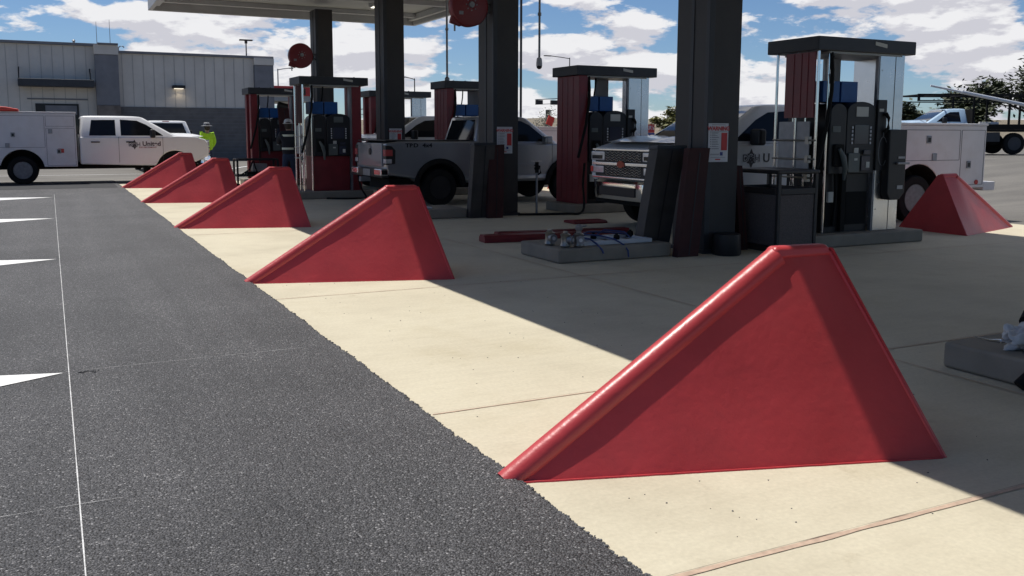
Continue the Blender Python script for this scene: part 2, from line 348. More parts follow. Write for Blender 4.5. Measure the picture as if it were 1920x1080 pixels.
# ================================================================== GROUND
def rise(x, y):   # the lot on the right climbs gently
    t = min(max((x - 18) / 14, 0), 1); return 0.65 * t * t * (3 - 2 * t)
def grid(name, x0, x1, y0, y1, nx, ny, z, m):
    b = bmesh.new(); vs = [[b.verts.new((x0 + (x1 - x0) * i / nx, y0 + (y1 - y0) * j / ny, z(x0 + (x1 - x0) * i / nx, y0 + (y1 - y0) * j / ny))) for i in range(nx + 1)] for j in range(ny + 1)]
    for j in range(ny):
        for i in range(nx): b.faces.new((vs[j][i], vs[j][i + 1], vs[j + 1][i + 1], vs[j + 1][i]))
    me = bpy.data.meshes.new(name); b.to_mesh(me); b.free(); me.materials.append(m)
    me.polygons.foreach_set('use_smooth', [True] * len(me.polygons))
    o = bpy.data.objects.new(name, me); COL.objects.link(o); return o
struct(grid('ground', -3000, 3000, -600, 4500, 2, 2, lambda x, y: -0.06, M_desert))
struct(grid('parking_lot', -90, 110, -30, 105, 100, 60, lambda x, y: -0.012 + rise(x, y), M_lot))
# concrete drive slab under the canopy
sl = MB().box(1.60, 14.6, -16, 29.6, -0.2, 0.0).build('concrete_slab', M_conc, smooth=False); struct(sl)
# asphalt sheet with a ragged edge lying over the slab
b = bmesh.new(); prev = None; y = -4.0
def jag(y): return 1.735 + 0.014 * mnoise.noise((y * 9, 0, 0)) + 0.010 * mnoise.noise((y * 33, 5, 0)) + 0.008 * mnoise.noise((y * 80, 9, 0)) + 0.022 * mnoise.noise((y * 1.3, 2, 0))
ys = []
while y < 31.0: ys.append(y); y += 0.018 if y < 9 else 0.05
for y in ys:
    e = jag(y); row = [b.verts.new(p) for p in ((-60, y, 0.022), (1.0, y, 0.022), (e - 0.02, y, 0.022), (e, y, 0.010), (e + 0.004, y, -0.01))]
    if prev:
        for i in range(4): b.faces.new((prev[i], prev[i + 1], row[i + 1], row[i]))
    prev = row
me = bpy.data.meshes.new('asphalt_drive'); b.to_mesh(me); b.free(); me.materials.append(M_asph); o = bpy.data.objects.new('asphalt_drive', me); COL.objects.link(o); struct(o)
AZ = 0.022
# asphalt crumbs along the edge
b = MB(); rnd = random.Random(3)
def crumb(b, p, r):
    res = bmesh.ops.create_icosphere(b.bm, subdivisions=1, radius=r)
    for v in res['verts']: v.co = Vector((v.co.x * rnd.uniform(.7, 1.2), v.co.y * rnd.uniform(.7, 1.2), v.co.z * rnd.uniform(.5, .9))) + Vector(p)
for i in range(2600):
    y = rnd.uniform(-0.3, 1) ** 1.0 * 1.0; y = 1.2 + (rnd.random() ** 1.8) * 10
    x = jag(y) + abs(rnd.gauss(0, 0.010)) - 0.016; r = rnd.uniform(0.003, 0.008)
    crumb(b, (x, y, (0.018 if x < jag(y) - .006 else 0.004)), r)
M_crumb = mat('asphalt_crumbs', (0.07, 0.072, 0.078), 0.6, 0, 0.5, 0.5, 60)
for i in range(170):
    x = rnd.uniform(1.85, 4.6); y = rnd.uniform(1.4, 11); crumb(b, (x, y, .001), rnd.uniform(.002, .0055))
struct(b.build('loose_gravel', M_crumb, smooth=False), 'stuff')
# seams and joints
def strip(name, x0, y0, x1, y1, w, z, m, wob=0.0, step=0.1):
    n = max(1, int(math.hypot(x1 - x0, y1 - y0) / step)); b = bmesh.new(); p = None
    d = Vector((x1 - x0, y1 - y0)).normalized(); q = Vector((-d.y, d.x))
    for i in range(n + 1):
        t = i / n; c = Vector((x0 + (x1 - x0) * t, y0 + (y1 - y0) * t)); ww = w * (1 + wob * mnoise.noise((c.x * 5, c.y * 5, 1)) * 2) / 2
        off = .12 * wob * w * mnoise.noise((c.x * 3, c.y * 3, 7))
        r = [b.verts.new((*(c + q * (off + ww)), z)), b.verts.new((*(c + q * (off - ww)), z))]
        if p: b.faces.new((p[0], p[1], r[1], r[0]))
        p = r
    me = bpy.data.meshes.new(name); b.to_mesh(me); b.free(); me.materials.append(m); o = bpy.data.objects.new(name, me); COL.objects.link(o); return struct(o)
for yj in (-1.3, 2.39, 4.45, 8.27, 14.1, 20.0, 25.9):
    strip('slab_joint', 1.76, yj, 14.5, yj, 0.027 if yj < 3 else 0.013, 0.003, M_seal, 0.3, 0.06)
    strip('slab_joint', 1.76, yj + 0.015, 14.5, yj + 0.015, 0.003, 0.005, M_jdark, 0.6, 0.06)
for xj in (4.98, 9.6): strip('slab_joint', xj, -5, xj, 30, 0.012, 0.007, M_seal, 0.4)
strip('chalk_line', 0.03, -2, 0.03, 24.5, 0.0048, AZ + 0.003, M_string, 0.25, 0.05)
strip('chalk_line', 0.1, 6.2, 1.5, 6.2, 0.0022, AZ + 0.003, M_string, 0.9, 0.02)
strip('chalk_line', -0.6, 3.9, 0.2, 3.9, 0.002, AZ + 0.006, M_string, 0.9, 0.02)
# white wedge-ended stall markings left of the chalk line
for y0 in (6.18, 11.90, 17.62, 23.38):
    b = MB(); pts = [(0.0, y0), (-5.0, y0 + 1.6 * 1.05), (-5.0, y0 - 2.2)]
    b.poly([(0.0, y0 - 0.01, AZ + 0.004), (-0.36, y0 + 0.09, AZ + 0.004), (-4.8, y0 + 1.2, AZ + 0.004), (-4.8, y0 - 2.6, AZ + 0.004), (-0.36, y0 - 0.20, AZ + 0.004)])
    struct(b.build('stall_marking', M_paint, smooth=False))
strip('dark_band', -20, 28.2, 1.6, 28.2, 2.6, AZ + 0.005, M_seam, 0.03)  # wide dark band, a thin sheet just above the asphalt drive
for k in range(5): strip('stall_marking', 6 + k * 2.6, 38, 9 + k * 2.6, 45, 0.12, 0.0, M_paint)
strip('stall_marking', -8, 36, 14, 36, 0.1, 0.0, M_paint)
# small mark on asphalt
b = MB(); rnd = random.Random(5)
for i in range(16): crumb(b, (0.13 + rnd.uniform(-.05, .07), 6.13 + rnd.uniform(-.03, .04), AZ + .003), rnd.uniform(.004, .012))
tag(b.build('loose_stones', M_crumb, smooth=False), 'small dark crumbs of asphalt beside the chalk line near the nearest white wedge', 'stones')

# hills
b = bmesh.new(); vs = []
for j in range(7):
    row = []
    for i in range(160):
        a = math.radians(-60 + 150 * i / 159); d = 1300 + 300 * j
        h = (0, 16, 30, 37, 42, 44, 40)[j] * (0.9 + 0.25 * mnoise.noise((i * 0.06, j * 0.3, 0)) + 0.12 * mnoise.noise((i * 0.25, j, 3)))
        row.append(b.verts.new((math.sin(a) * d, math.cos(a) * d, max(h - 0.2, -0.1) if j else -1)))
    vs.append(row)
for j in range(6):
    for i in range(159): b.faces.new((vs[j][i], vs[j][i + 1], vs[j + 1][i + 1], vs[j + 1][i]))
me = bpy.data.meshes.new('hills'); b.to_mesh(me); b.free(); me.materials.append(M_desert); me.polygons.foreach_set('use_smooth', [True] * len(me.polygons))
o = bpy.data.objects.new('hills', me); COL.objects.link(o); struct(o)
exec_later = []

# ================================================================== CANOPY + COLUMNS
CX0, CX1, CY0, CY1, CZ = 2.75, 10.95, -16.0, 29.0, 5.0
ca = thing('pump_canopy', ((CX0 + CX1) / 2, 8, 0), 'wide white-soffited canopy roof over the fuel islands, seen at the top left', 'canopy')
ox, oy = (CX0 + CX1) / 2, 8
def rel(x0, x1, y0, y1, z0, z1): return (x0 - ox, x1 - ox, y0 - oy, y1 - oy, z0, z1)
box('roof_deck', rel(CX0 + .13, CX1 - .13, CY0 + .13, CY1 - .13, CZ + .30, CZ + .36), M_soffit, ca)
b = MB()
b.box(*rel(CX0, CX1, CY1 - .12, CY1, CZ, CZ + 1.0)); b.box(*rel(CX0, CX1, CY0, CY0 + .12, CZ, CZ + 1.0))
b.box(*rel(CX0, CX0 + .12, CY0 + .125, CY1 - .125, CZ, CZ + 1.0)); b.box(*rel(CX1 - .12, CX1, CY0 + .125, CY1 - .125, CZ, CZ + 1.0))
b.build('fascia', M_fwhite, ca, 0.01)
b = MB()
MB().box(*rel(CX1 + .002, 12.15, CY0, 21.3, CZ + .02, CZ + .9)).build('shade_eave', M_fwhite, ca, .01)  # unseen widening of the canopy, added to shade the far crash guard
for yb in (28.2, 25.4, 21.2, 15.3, 9.4, 3.5, -2.4, -8.3): MB().box(*rel(CX0 + .32, CX1 - .32, yb - .08, yb + .08, CZ + .16, CZ + .295)).build('beam', M_fwhite, ca, 0.005)
MB().box(*rel(CX0 + .16, CX0 + .3, CY0 + .2, CY1 - .2, CZ + .12, CZ + .29)).build('gutter', M_fwhite, ca); MB().box(*rel(CX1 - .3, CX1 - .16, CY0 + .2, CY1 - .2, CZ + .12, CZ + .29)).build('gutter', M_fwhite, ca)
M_led = mat('canopy_light_lens', (0.8, 0.8, 0.72), 0.5, emit=(1.0, 0.95, 0.8, 1.6))
for yy in (26.6, 20.6, 14.8, 9.0):
    for xx in (4.7, 8.9):
        fx = box('light_fixture', rel(xx - .22, xx + .22, yy - .22, yy + .22, CZ + .20, CZ + .295), M_fwhite, ca, 0.01)
        box('lens', rel(xx - .17, xx + .17, yy - .17, yy + .17, CZ + .18, CZ + .197), M_led, fx)
YC = [3.5 + 5.88 * k for k in range(-1, 5)]       # island rows
CLAB = {1: 'dark bronze canopy column beside the trash bin, with a warning sign facing the camera', 2: 'dark bronze canopy column in front of the grey pickup, a red hose reel at its top',
        3: 'dark bronze canopy column standing behind the bed of the grey pickup', 4: 'farthest dark canopy column, behind the dispenser with chrome tubes',
        0: 'canopy column of the nearest island, outside the picture on the right', -1: 'canopy column behind the camera'}
def column(x, y, lab):
    t = thing('canopy_column', (x, y, 0), lab, 'column', group='canopy columns')
    box('shaft', (0, .50, 0, .66, 0.0, CZ + .09), M_bronze, t, 0.008)
    b = MB().box(-.012, .07, -.012, .05, .0, CZ + .08).box(-.012, .07, .30, .36, .0, CZ + .08)
    b.build('corner_channel', M_fascia, t, 0.004)
    MB().box(-.03, .53, -.03, .69, .0, .05).build('base_plate', M_fascia, t, 0.005)
    return t
column(7.31, 9.17, CLAB[1]); column(7.19, 15.08, CLAB[2]); column(7.10, 20.85, CLAB[3]); column(7.12, 27.0, CLAB[4])
column(7.31, 3.30, 'canopy column on the nearest island just beyond the right edge of the picture')

# ================================================================== CRASH GUARDS
def guard(y, lab, x=1.72, flip=False, s=1.0):
    t = thing('crash_guard', (x, y, 0), lab, 'crash guard', PI if flip else 0, 'red steel crash guards at the island ends')
    b = MB(); xt0, xt1, xb, zt, hw = 1.47, 1.80, 1.95, 0.93, 0.66
    nx = 26; prof = []
    # plan: tip at 0 widening to the back; ridge rising to the flat top
    def ridge(x):
        if x <= xt0: return 0.03 + (zt - 0.03) * x / xt0
        return zt
    bm = b.bm
    # side skins (subdivided so the sheet metal can be slightly wavy)
    for sgn in (-1, 1):
        vs = []
        for i in range(nx + 1):
            xx = xb * i / nx; bw = 0.05 + (hw - 0.05) * xx / xb; col = []
            for j in range(15):
                a = j / 14; zr = ridge(xx) if xx <= xt1 else ridge(xx)
                xq = xx
                xq = (xt1 * i / nx) * (1 - a) + xx * a; zr = max(ridge(xt1 * i / nx) - .015, .01)
                yv = 0.030 * (1 - a) + bw * a; z = zr * (1 - a)
                wav = 0.007 * mnoise.noise((xx * 2.2 + y, z * 2.6, sgn * 3)) * math.sin(PI * min(1, a)) * min(1, xx * 2)
                col.append(bm.verts.new((xq, sgn * (yv + wav), z)))
            vs.append(col)
        for i in range(nx):
            for j in range(14):
                bm.faces.new((vs[i][j], vs[i + 1][j], vs[i + 1][j + 1], vs[i][j + 1]))
    bmesh.ops.remove_doubles(bm, verts=bm.verts, dist=0.0008)
    b.build('side_plates', M_red, t)
    # back plate and cap
    b = MB(); b.hexa([(xt1, -.05, zt), (xt1, .05, zt), (xb + .0, hw, 0), (xb + .0, -hw, 0)], [(xt1 + .006, -.05, zt), (xt1 + .006, .05, zt), (xb + .012, hw, 0), (xb + .012, -hw, 0)])
    b.build('back_plate', M_red, t)
    MB().hexa([(xt0 - .05, -.052, zt - .04), (xt1 + .012, -.052, zt - .04), (xt1 + .012, .052, zt - .04), (xt0 - .05, .052, zt - .04)], [(xt0 - .03, -.035, zt + .022), (xt1 - .01, -.035, zt + .018), (xt1 - .01, .035, zt + .018), (xt0 - .03, .035, zt + .022)]).build('cap_plate', M_red, t, 0.022, seg=4)
    for sgn in (-1, 1): MB().tube([(xt1 - .005, sgn * .035, zt - .02), (xb - .004, sgn * (hw - .006), 0)], .011, 10).build('corner_edge', M_red, t)
    # pipe ridge, its lower end flattened and buried in the slab
    pts = []; n = 18
    for i in range(n + 1):
        xx = -0.02 + (xt0 + .02) * i / n; zz = -0.02 + (zt - .040 + .02) * i / n
        pts.append((xx, 0, zz))
    b = MB().tube(pts, 0.060, 24); b.build('ridge_pipe', M_red, t)
    # weld bead and foot seam
    b = MB()
    for sgn in (-1, 1):
        b.tube([(0.03 + (xb - .05) * i / 30, sgn * (0.056 + (hw - .05) * (0.03 + (xb - .05) * i / 30) / xb + .004 * mnoise.noise((i * .9 + y, sgn, 0))), 0.002) for i in range(31)], 0.006, 6)
    b.build('foot_weld', M_red, t)
    t.scale = (s, s, s)
    return t
GL = ['nearest and largest red crash guard, in the right foreground', 'second red crash guard from the camera, in front of the grey pickup bed', 'third red crash guard, in front of the dispenser with chrome tubes',
      'fourth red crash guard, second farthest in the left-hand row', 'farthest red crash guard of the left-hand row, in front of the white service truck']
for k in range(5): guard(3.44 + 5.87 * k, GL[k])
guard(9.75, 'red crash guard seen end-on at the far right, in front of the white service body', 14.05, True, 0.95)
for k in (2, 3): guard(9.75 + 5.88 * (k - 1), ['red crash guard hidden behind the nose of the white truck', 'red crash guard at the far end of the third island row'][k - 2], 14.05, True, 0.95)

# ================================================================== ISLAND PADS
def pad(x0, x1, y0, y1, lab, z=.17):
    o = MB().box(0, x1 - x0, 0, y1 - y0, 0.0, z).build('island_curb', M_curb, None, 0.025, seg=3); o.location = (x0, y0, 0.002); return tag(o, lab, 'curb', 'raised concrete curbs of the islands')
pad(5.20, 6.80, 9.15, 10.13, 'concrete curb with the white pipe frame and valves on top')
pad(5.05, 6.62, 14.98, 15.95, 'concrete curb with white plastic tray, behind the second red guard')
pad(5.12, 7.1, 2.95, 3.95, 'concrete curb at the right edge of the picture with a rag and black pipe')
pad(8.80, 11.0, 8.92, 10.05, 'concrete curb under the steel-sided dispenser next to the trash bin')
pad(8.75, 10.9, 14.80, 15.95, 'concrete curb under the dispenser with the big red side panel')
pad(4.95, 6.75, 20.68, 21.8, 'concrete curb under the dispenser with chrome tubes')
pad(8.6, 10.7, 20.68, 21.8, 'concrete curb under the dispenser behind the cab of the grey pickup')
pad(4.95, 6.75, 26.6, 27.7, 'concrete curb under the farthest left dispenser where the worker stands')
pad(8.6, 10.7, 26.6, 27.7, 'concrete curb of the farthest dispenser behind the white topper')

# ================================================================== DISPENSERS
def dispenser(x, y, lab, left='tubes', right='steel', lower='black', w=1.62, z0=.172, washer=True, detail=True):
    """x,y = front left foot; opens towards -y"""
    t = thing('fuel_dispenser', (x, y, z0), lab, 'fuel dispenser', group='fuel dispensers on the islands'); D = .82; T = 2.42
    f = box('top_fascia', (-.07, w + .12, -.06, D + .08, T, T + .18), M_fascia, t, 0.012)
    MB().box(.18, w - .1, -.02, D, T - .03, T - .003).build('light_strip', M_soffit, t)
    # a strip of protective film hanging on the fascia
    MB().hexa([(.95, -.066, T + .10), (1.17, -.066, T + .07), (1.17, -.063, T + .07), (.95, -.063, T + .10)], [(.95, -.066, T + .15), (1.17, -.066, T + .12), (1.17, -.063, T + .12), (.95, -.063, T + .15)]).build('fascia_sticker', M_paper, t)
    b = MB()
    for px in (.3, .62, 1.3):
        b.box(px, px + .03, .3, .34, T + .18, T + .21)
    b.build_each('lug', M_black, f)
    # left side
    if left == 'tubes':
        b = MB()
        for (px, py, r) in ((.02, .02, .020), (.02, .40, .016), (.02, .78, .020), (.10, .30, .014), (.12, .55, .014), (.21, .02, .018)):
            b.tube([(px, py, 0), (px, py, T)], r, 10)
        b.build('riser_tubes', M_chrome, t)
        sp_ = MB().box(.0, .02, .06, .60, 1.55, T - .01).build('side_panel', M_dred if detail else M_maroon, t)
        b = MB()
        for yy in (.18, .30, .44): b.box(-.008, -.001, yy, yy + .02, 1.56, T - .02)
        b.build('panel_rib', M_dred if detail else M_maroon, sp_)
        MB().box(.03, .045, .15, .72, .85, 1.5).build('inner_plate', M_galv, t)
        b = MB()
        for i in range(4): b.tube([(.06 + .03 * i, .2 + .12 * i, 1.45), (.04, .25 + .1 * i, 1.2 - .1 * i), (.08 + .02 * i, .15 + .1 * i, .8 - .15 * i), (.1, .3, .3)], .007, 6)
        b.build('cables', M_black, t)
        b = MB()
        for zz in (1.0, 1.25, .75): b.tube([(.0, .0, zz), (.0, .8, zz)], .012, 8); b.box(-.03, .03, .1, .16, zz - .05, zz + .05)
        b.build('pipe_fittings', M_brass, t)
    else:
        b = MB().box(0, .20, 0, D, 0, T - .002)
        if left == 'fold': b = MB().box(0, .20, -.015, D, 0, T - .002)
        if left == 'red': b = MB().box(0, .19, 0, .24, 0, T - .002)
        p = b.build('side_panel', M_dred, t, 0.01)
        if left == 'red': MB().box(0, .14, D - .2, D, 0, T - .002).build('rear_post', M_dred, t, .01)
        MB().box(.202, .225, .01, .05, 0, T - .01).build('edge_trim', M_black, t)
        if left == 'fold':
            b = MB()
            for yy in (.2, .4, .6): b.box(-.006, .0, yy, yy + .015, .02, T - .02)
            b.build('panel_rib', M_dred, p)
    # right side
    if right == 'steel':
        b = MB().prism([(w - .50, -.01), (w - .03, -.01), (w - .03, D + .01), (w - .10, D + .01), (w - .10, .05), (w - .50, .05)], 'z', 0, T - .002)
        p = b.build('steel_cover', M_steel, t, 0.008)
        b = MB().box(w - .212, w - .206, -.014, -.011, 0.01, T - .02); b.build('panel_seam', M_black, p, smooth=False)
        b = MB()
        for zz in (.3, 1.2, 2.2): b.lathe([(.006, -.016), (.006, -.011)], 'y', (w - .46, 0, zz), 8)
        b.build_each('screw', M_black, p)
        MB().box(w - .525, w - .503, 0, .05, .0, T - .01).build('edge_trim', M_galv, t)
        # inner boards seen through the opening
        MB().box(w - .84, w - .54, D - .16, D - .12, 1.95, T - .01).build('inner_board', M_sign, t)
        MB().box(w - .80, w - .54, D - .2, D - .165, 1.55, 2.0).build('junction_box', M_inkblue if detail else M_black, t)
    else:
        p = MB().box(w - .26, w - .04, 0, .25, 0, T - .002).build('side_panel', M_dred, t, 0.01); MB().box(w - .2, w - .04, D - .2, D, 0, T - .002).build('rear_post', M_dred, t, .01)
        MB().box(w - .31, w - .262, .02, .2, 0, T - .01).build('edge_trim', M_galv, t)
    # body
    e = w - .54 if right == 'steel' else w - .32
    MB().box(.24, e, .06, D - .06, 0.0, .80).build('lower_cabinet', M_dred if lower == 'red' else M_black, t, 0.008)
    if lower != 'red':
        b = MB().box(.52, .60, .0, .05, .02, .82).tube([(.40, .02, .1), (.42, .01, .5), (.40, .02, .85)], .02, 8).box(.28, .48, .045, .057, .08, .5).box(.66, e - .04, .05, .058, .10, .55)
        b.build('pump_pipework', M_rubber, t)
        MB().box(.28, .37, .0, .04, .42, .56).build('tag_plate', M_paper, t)
    def head(x0, x1, z1, name):
        cx = (x0 + x1) / 2; rx = (x1 - x0) / 2; pts = [(x0, .80), (x1, .80)]
        for i in range(13):
            a = PI * i / 12; pts.append((cx + rx * math.cos(a), z1 - .16 + .16 * math.sin(a) ** .7 if 0 < i < 12 else z1 - .16))
        return MB().prism(pts, 'y', -.02, D - .04).build(name, M_black, t, 0.012)
    mid = .24 + (e - .24) * .36
    h1 = head(.24, mid - .01, 1.74, 'hose_head'); h2 = head(mid, e, 1.77, 'display_head')
    hw_ = e - mid; cx = (mid + e) / 2
    # details on main head
    MB().box(cx - .11, cx + .11, -.028, -.022, 1.57, 1.70).build('label_plate', M_paper if detail else M_green, h2)
    MB().box(cx - .13, cx + .13, -.030, -.022, 1.20, 1.46).build('screen', M_screen, h2, 0.006)
    for sx in (-1, 1):
        b = MB()
        for i in range(5): b.box(cx + sx * .17 - .012, cx + sx * .17 + .012, -.030, -.022, 1.20 + .052 * i, 1.232 + .052 * i)
        b.build('soft_keys', M_sign, h2)
    MB().box(mid + .03, mid + .24, -.045, -.022, .66 + .16, .66 + .42).build('card_reader', M_green, h2, 0.006)
    b = MB().box(mid + .28, mid + .44, -.04, -.022, .84, 1.04).box(mid + .30, mid + .42, -.06, -.04, 1.06, 1.12); b.build('keypad', M_screen, h2, 0.004)
    MB().box(mid + .14, mid + .22, -.032, -.022, 1.06, 1.15).build('sticker', M_paper, h2); MB().box(mid + .36, mid + .42, -.05, -.0405, .88, .96).build('sticker', M_paper, h2); MB().box(mid + .13, mid + .19, -.050, -.0455, .98, 1.01).build('sticker', M_paper, h2)
    MB().box(.28, .42, -.028, -.022, 1.36, 1.44).build('label_plate', M_green, h1)
    # nozzle in its boot
    nz = MB().tube([(.36, -.08, 1.14), (.42, -.10, 1.02), (.46, -.10, .88), (.47, -.07, .72)], [.022, .04, .035, .02], 10).build('nozzle', M_green, t)
    MB().box(.30, .48, -.06, -.022, .9, 1.2).build('nozzle_boot', M_rubber, t, 0.02)
    # hoses from the top
    b = MB().tube([(.22, .0, T - .02), (.22, -.03, T - .25), (.20, -.05, 1.9), (.12, -.08, 1.5), (.02, -.10, 1.15), (-.06, -.11, .88)], .027, 10).build('hose', M_rubber, t)
    MB().tube([(.22, -.01, T - .30), (.22, -.03, T - .42)], .034, 10).tube([(.52, .3, T - .40), (.52, .3, T - .5)], .034, 10).build_each('breakaway', M_steel if not detail else M_galv, t)
    MB().tube([(.56, .3, T - .02), (.55, .3, T - .2), (.50, .3, T - .52)], .016, 8).build('hose', M_rubber, t)
    # blue top boxes
    wb_ = (e - .24) * .36
    for x0, x1 in ((.20, .20 + wb_), (.23 + wb_, .23 + 2 * wb_)):
        MB().box(x0, x1, .10, .50, 1.76, 2.04).build('topper_box', M_blue, t, 0.008)
        MB().box(x0 + .05, x0 + .07, .4, .44, 1.62, 1.76).box(x1 - .07, x1 - .05, .4, .44, 1.62, 1.76).build_each('topper_leg', M_black, t)
    if right == 'steel':
        # phone handset and hanging cord by the steel cover
        MB().box(e + .0, e + .17, -.05, .0, .84, 1.80).build('intercom_panel', M_black, t, 0.01)
        b = MB().tube([(e + .12, -.07, 1.62), (e + .15, -.10, 1.55), (e + .15, -.10, 1.42), (e + .11, -.07, 1.36)], [.03, .022, .022, .03], 10); b.build('handset', M_rubber, t)
        MB().tube([(e + .10, -.07, 1.36)] + [(e + .10 + .08 * math.sin(2 * PI * i / 14), -.07, 1.10 + .20 * math.cos(2 * PI * i / 14) ) for i in range(15)], .004, 6).build('cord', M_galv, t)
        MB().box(e + .02, e + .10, -.056, -.051, 1.64, 1.68).build('sticker', M_paper, t)
        if washer:
            pts = [(e + .16, .52), (e + .22, .43), (e + .40, .43), (e + .50, .53), (e + .50, 1.40), (e + .16, 1.40)]
            wb = MB().prism(pts, 'y', -.13, -.012).build('washer_box', M_black, t, 0.015)
            MB().box(e + .34, e + .47, -.136, -.131, 1.0, 1.03).box(e + .34, e + .45, -.136, -.131, .58, .63).build_each('sticker', M_galv, wb)
            MB().box(e + .30, e + .53, -.17, -.132, .92, .95).build('handle', M_galv, wb, 0.006)
    return t
dispenser(9.05, 9.10, 'nearest dispenser, open left side with steel tubes and a tall brushed steel right cover', 'tubes', 'steel')
dispenser(8.93, 15.02, 'dispenser with a full-height red side panel, in front of the grey pickup nose', 'fold', 'steel', washer=False)
dispenser(5.15, 20.86, 'dispenser with chrome tubes at left and a dark red lower cabinet', 'tubes', 'red', 'red', w=1.42, detail=False)
dispenser(5.15, 26.8, 'farthest left dispenser between two scratched red posts, where the worker stands', 'red', 'red', 'red', w=1.45, detail=False)
dispenser(8.70, 20.9, 'dispenser with a red side panel seen above the grey pickup cab', 'fold', 'steel', w=1.7, washer=False)
dispenser(8.70, 26.8, 'farthest dispenser, its steel cover showing right of the third column', 'red', 'steel', w=1.8, washer=False)

# ================================================================== HOSE REELS
def reel(x, y, z, lab):
    t = thing('hose_reel', (x, y, z), lab, 'hose reel', group='red hose reels on the columns')
    b = MB().lathe([(0.0, -.11), (.30, -.11), (.345, -.10), (.36, -.08), (.36, .05), (.345, .07), (.0, .08)], 'y', (0, 0, 0), 40).build('drum', M_dred, t)
    b = MB().lathe([(.0, -.145), (.05, -.145), (.06, -.112)], 'y', (.02, 0, .02), 16)
    for i in range(8): a = i * PI / 4; b.lathe([(.012, -.125), (.012, -.111)], 'y', (.02 + .10 * math.cos(a), 0, .02 + .10 * math.sin(a)), 8)
    b.box(-.22, -.14, -.118, -.111, -.16, -.10)
    b.build_each('hub_bolt', M_galv, t)
    MB().hexa([(-.36, -.06, -.30), (-.16, -.06, -.36), (-.16, .03, -.36), (-.36, .03, -.30)], [(-.33, -.06, -.18), (-.20, -.06, -.22), (-.20, .03, -.22), (-.33, .03, -.18)]).build('hose_outlet', M_dred, t, 0.01)
    MB().tube([(-.26, 0, -.33), (-.26, 0, -.44)], .018, 8).build('hose_end', M_brass, t)
    MB().box(.20, .62, -.02, .03, .02, .07).box(.2, .62, -.02, .03, -.10, -.05).build('bracket', M_galv, t)
    return t
reel(6.78, 15.28, 3.74, 'large red hose reel high on the column in front of the grey pickup')
reel(6.70, 27.2, 3.74, 'small red hose reel high on the farthest column')

# ================================================================== SIGNS ON COLUMNS
def warn(x, y, z, lab, w=.31, h=.48):
    t = thing('warning_sign', (x, y, z), lab, 'sign', group='warning signs on the columns')
    box('plate', (0, w, -.006, 0, 0, h), M_sign, t)
    text('WARNING', .072, 'heading', M_inkred, t, face_front(w / 2, -.0075, h * .86), .002, sx=.98)
    b = MB(); rr = random.Random(int(x * 100 + y * 10))
    b.box(.05, w - .05, -.0085, -.0065, h * .955, h * .965); b.box(.02, w - .02, -.0085, -.0065, h * .79, h * .797)
    for i in range(8):
        zz = h * (.74 - .058 * i); b.box(.05, .05 + rr.uniform(.08, .12), -.0085, -.0065, zz, zz + .005); b.box(.05, .05 + rr.uniform(.05, .12), -.0085, -.0065, zz + .009, zz + .012)
        b.lathe([(.006, -.0085), (.006, -.0065)], 'y', (.032, 0, zz + .006), 8)
    for i in range(2): b.box(.03, .17, -.0085, -.0065, h * (.20 - .02 * i), h * (.20 - .02 * i) + .004)
    b.box(.04, w - .04, -.0085, -.0065, h * .115, h * .122)
    b.build('small_print', M_ink, t, smooth=False)
    box('red_panel', (.20, w - .018, -.009, -.0065, h * .30, h * .755), M_inkred, t)
    box('emblem', (.185, .228, -.009, -.0065, h * .165, h * .255), M_inkblue, t); text('SPEEDWAY' if False else '', .02, 'x', M_inkred, None, Matrix()) if False else None
    box('footer_mark', (w * .36, w * .62, -.009, -.0065, h * .05, h * .08), M_inkred, t)
    return t
warn(7.32, 9.155, 1.155, 'white and red WARNING sign on the column beside the trash bin'); warn(7.25, 15.065, 1.14, 'WARNING sign on the column in front of the grey pickup'); warn(7.20, 20.835, 1.13, 'WARNING sign half hidden behind the bed of the grey pickup')

# ================================================================== LEANING COVERS
def lean(foot, w, d, h, dx, lab, m, y_lean=0, lip=True):
    t = thing('column_cover', foot, lab, 'metal cover', group='loose metal column covers leaning on columns')
    x, y, z = 0, 0, 0
    def P(a, b_, c): return Vector((a + dx * c / h, b_ + y_lean * c / h, c))
    b = MB(); th = .012
    b.hexa([P(0, 0, 0), P(w, 0, 0), P(w, th, 0), P(0, th, 0)], [P(0, 0, h), P(w, 0, h), P(w, th, h), P(0, th, h)])
    b.hexa([P(0, th, 0), P(th, th, 0), P(th, d, 0), P(0, d, 0)], [P(0, th, h), P(th, th, h), P(th, d, h), P(0, d, h)])
    b.hexa([P(w - th, th, 0), P(w, th, 0), P(w, d, 0), P(w - th, d, 0)], [P(w - th, th, h), P(w, th, h), P(w, d, h), P(w - th, d, h)])
    b.build('panel', m, t)
    if lip: MB().hexa([P(-.02, -.015, h - .045), P(w + .015, -.015, h - .045), P(w + .015, d, h - .045), P(-.02, d, h - .045)], [P(-.02, -.015, h), P(w + .015, -.015, h), P(w + .015, d, h), P(-.02, d, h)]).build('end_cap', M_fascia, t, 0.004)
    MB().hexa([P(w * .52, -.004, .02), P(w * .52 + .015, -.004, .02), P(w * .52 + .015, -.0005, .02), P(w * .52, -.0005, .02)], [P(w * .52, -.004, h - .06), P(w * .52 + .015, -.004, h - .06), P(w * .52 + .015, -.0005, h - .06), P(w * .52, -.0005, h - .06)]).build('fold_line', M_black, t)
    return t
M_darkgal = mat('oiled_steel', (0.062, 0.056, 0.053), 0.6, 0.3, 0.4, 0.3, 3, dirt=(0.09, 0.085, 0.08), dscale=4)
lean((6.52, 9.42, .0), .42, .18, 1.36, .24, 'dark grey folded metal cover leaning on the column beside the pipe frame', M_darkgal)
lean((6.79, 9.02, 0), .32, .10, 1.33, .20, 'maroon metal cover leaning on the column between the grey cover and the column', M_maroon, .08, False)
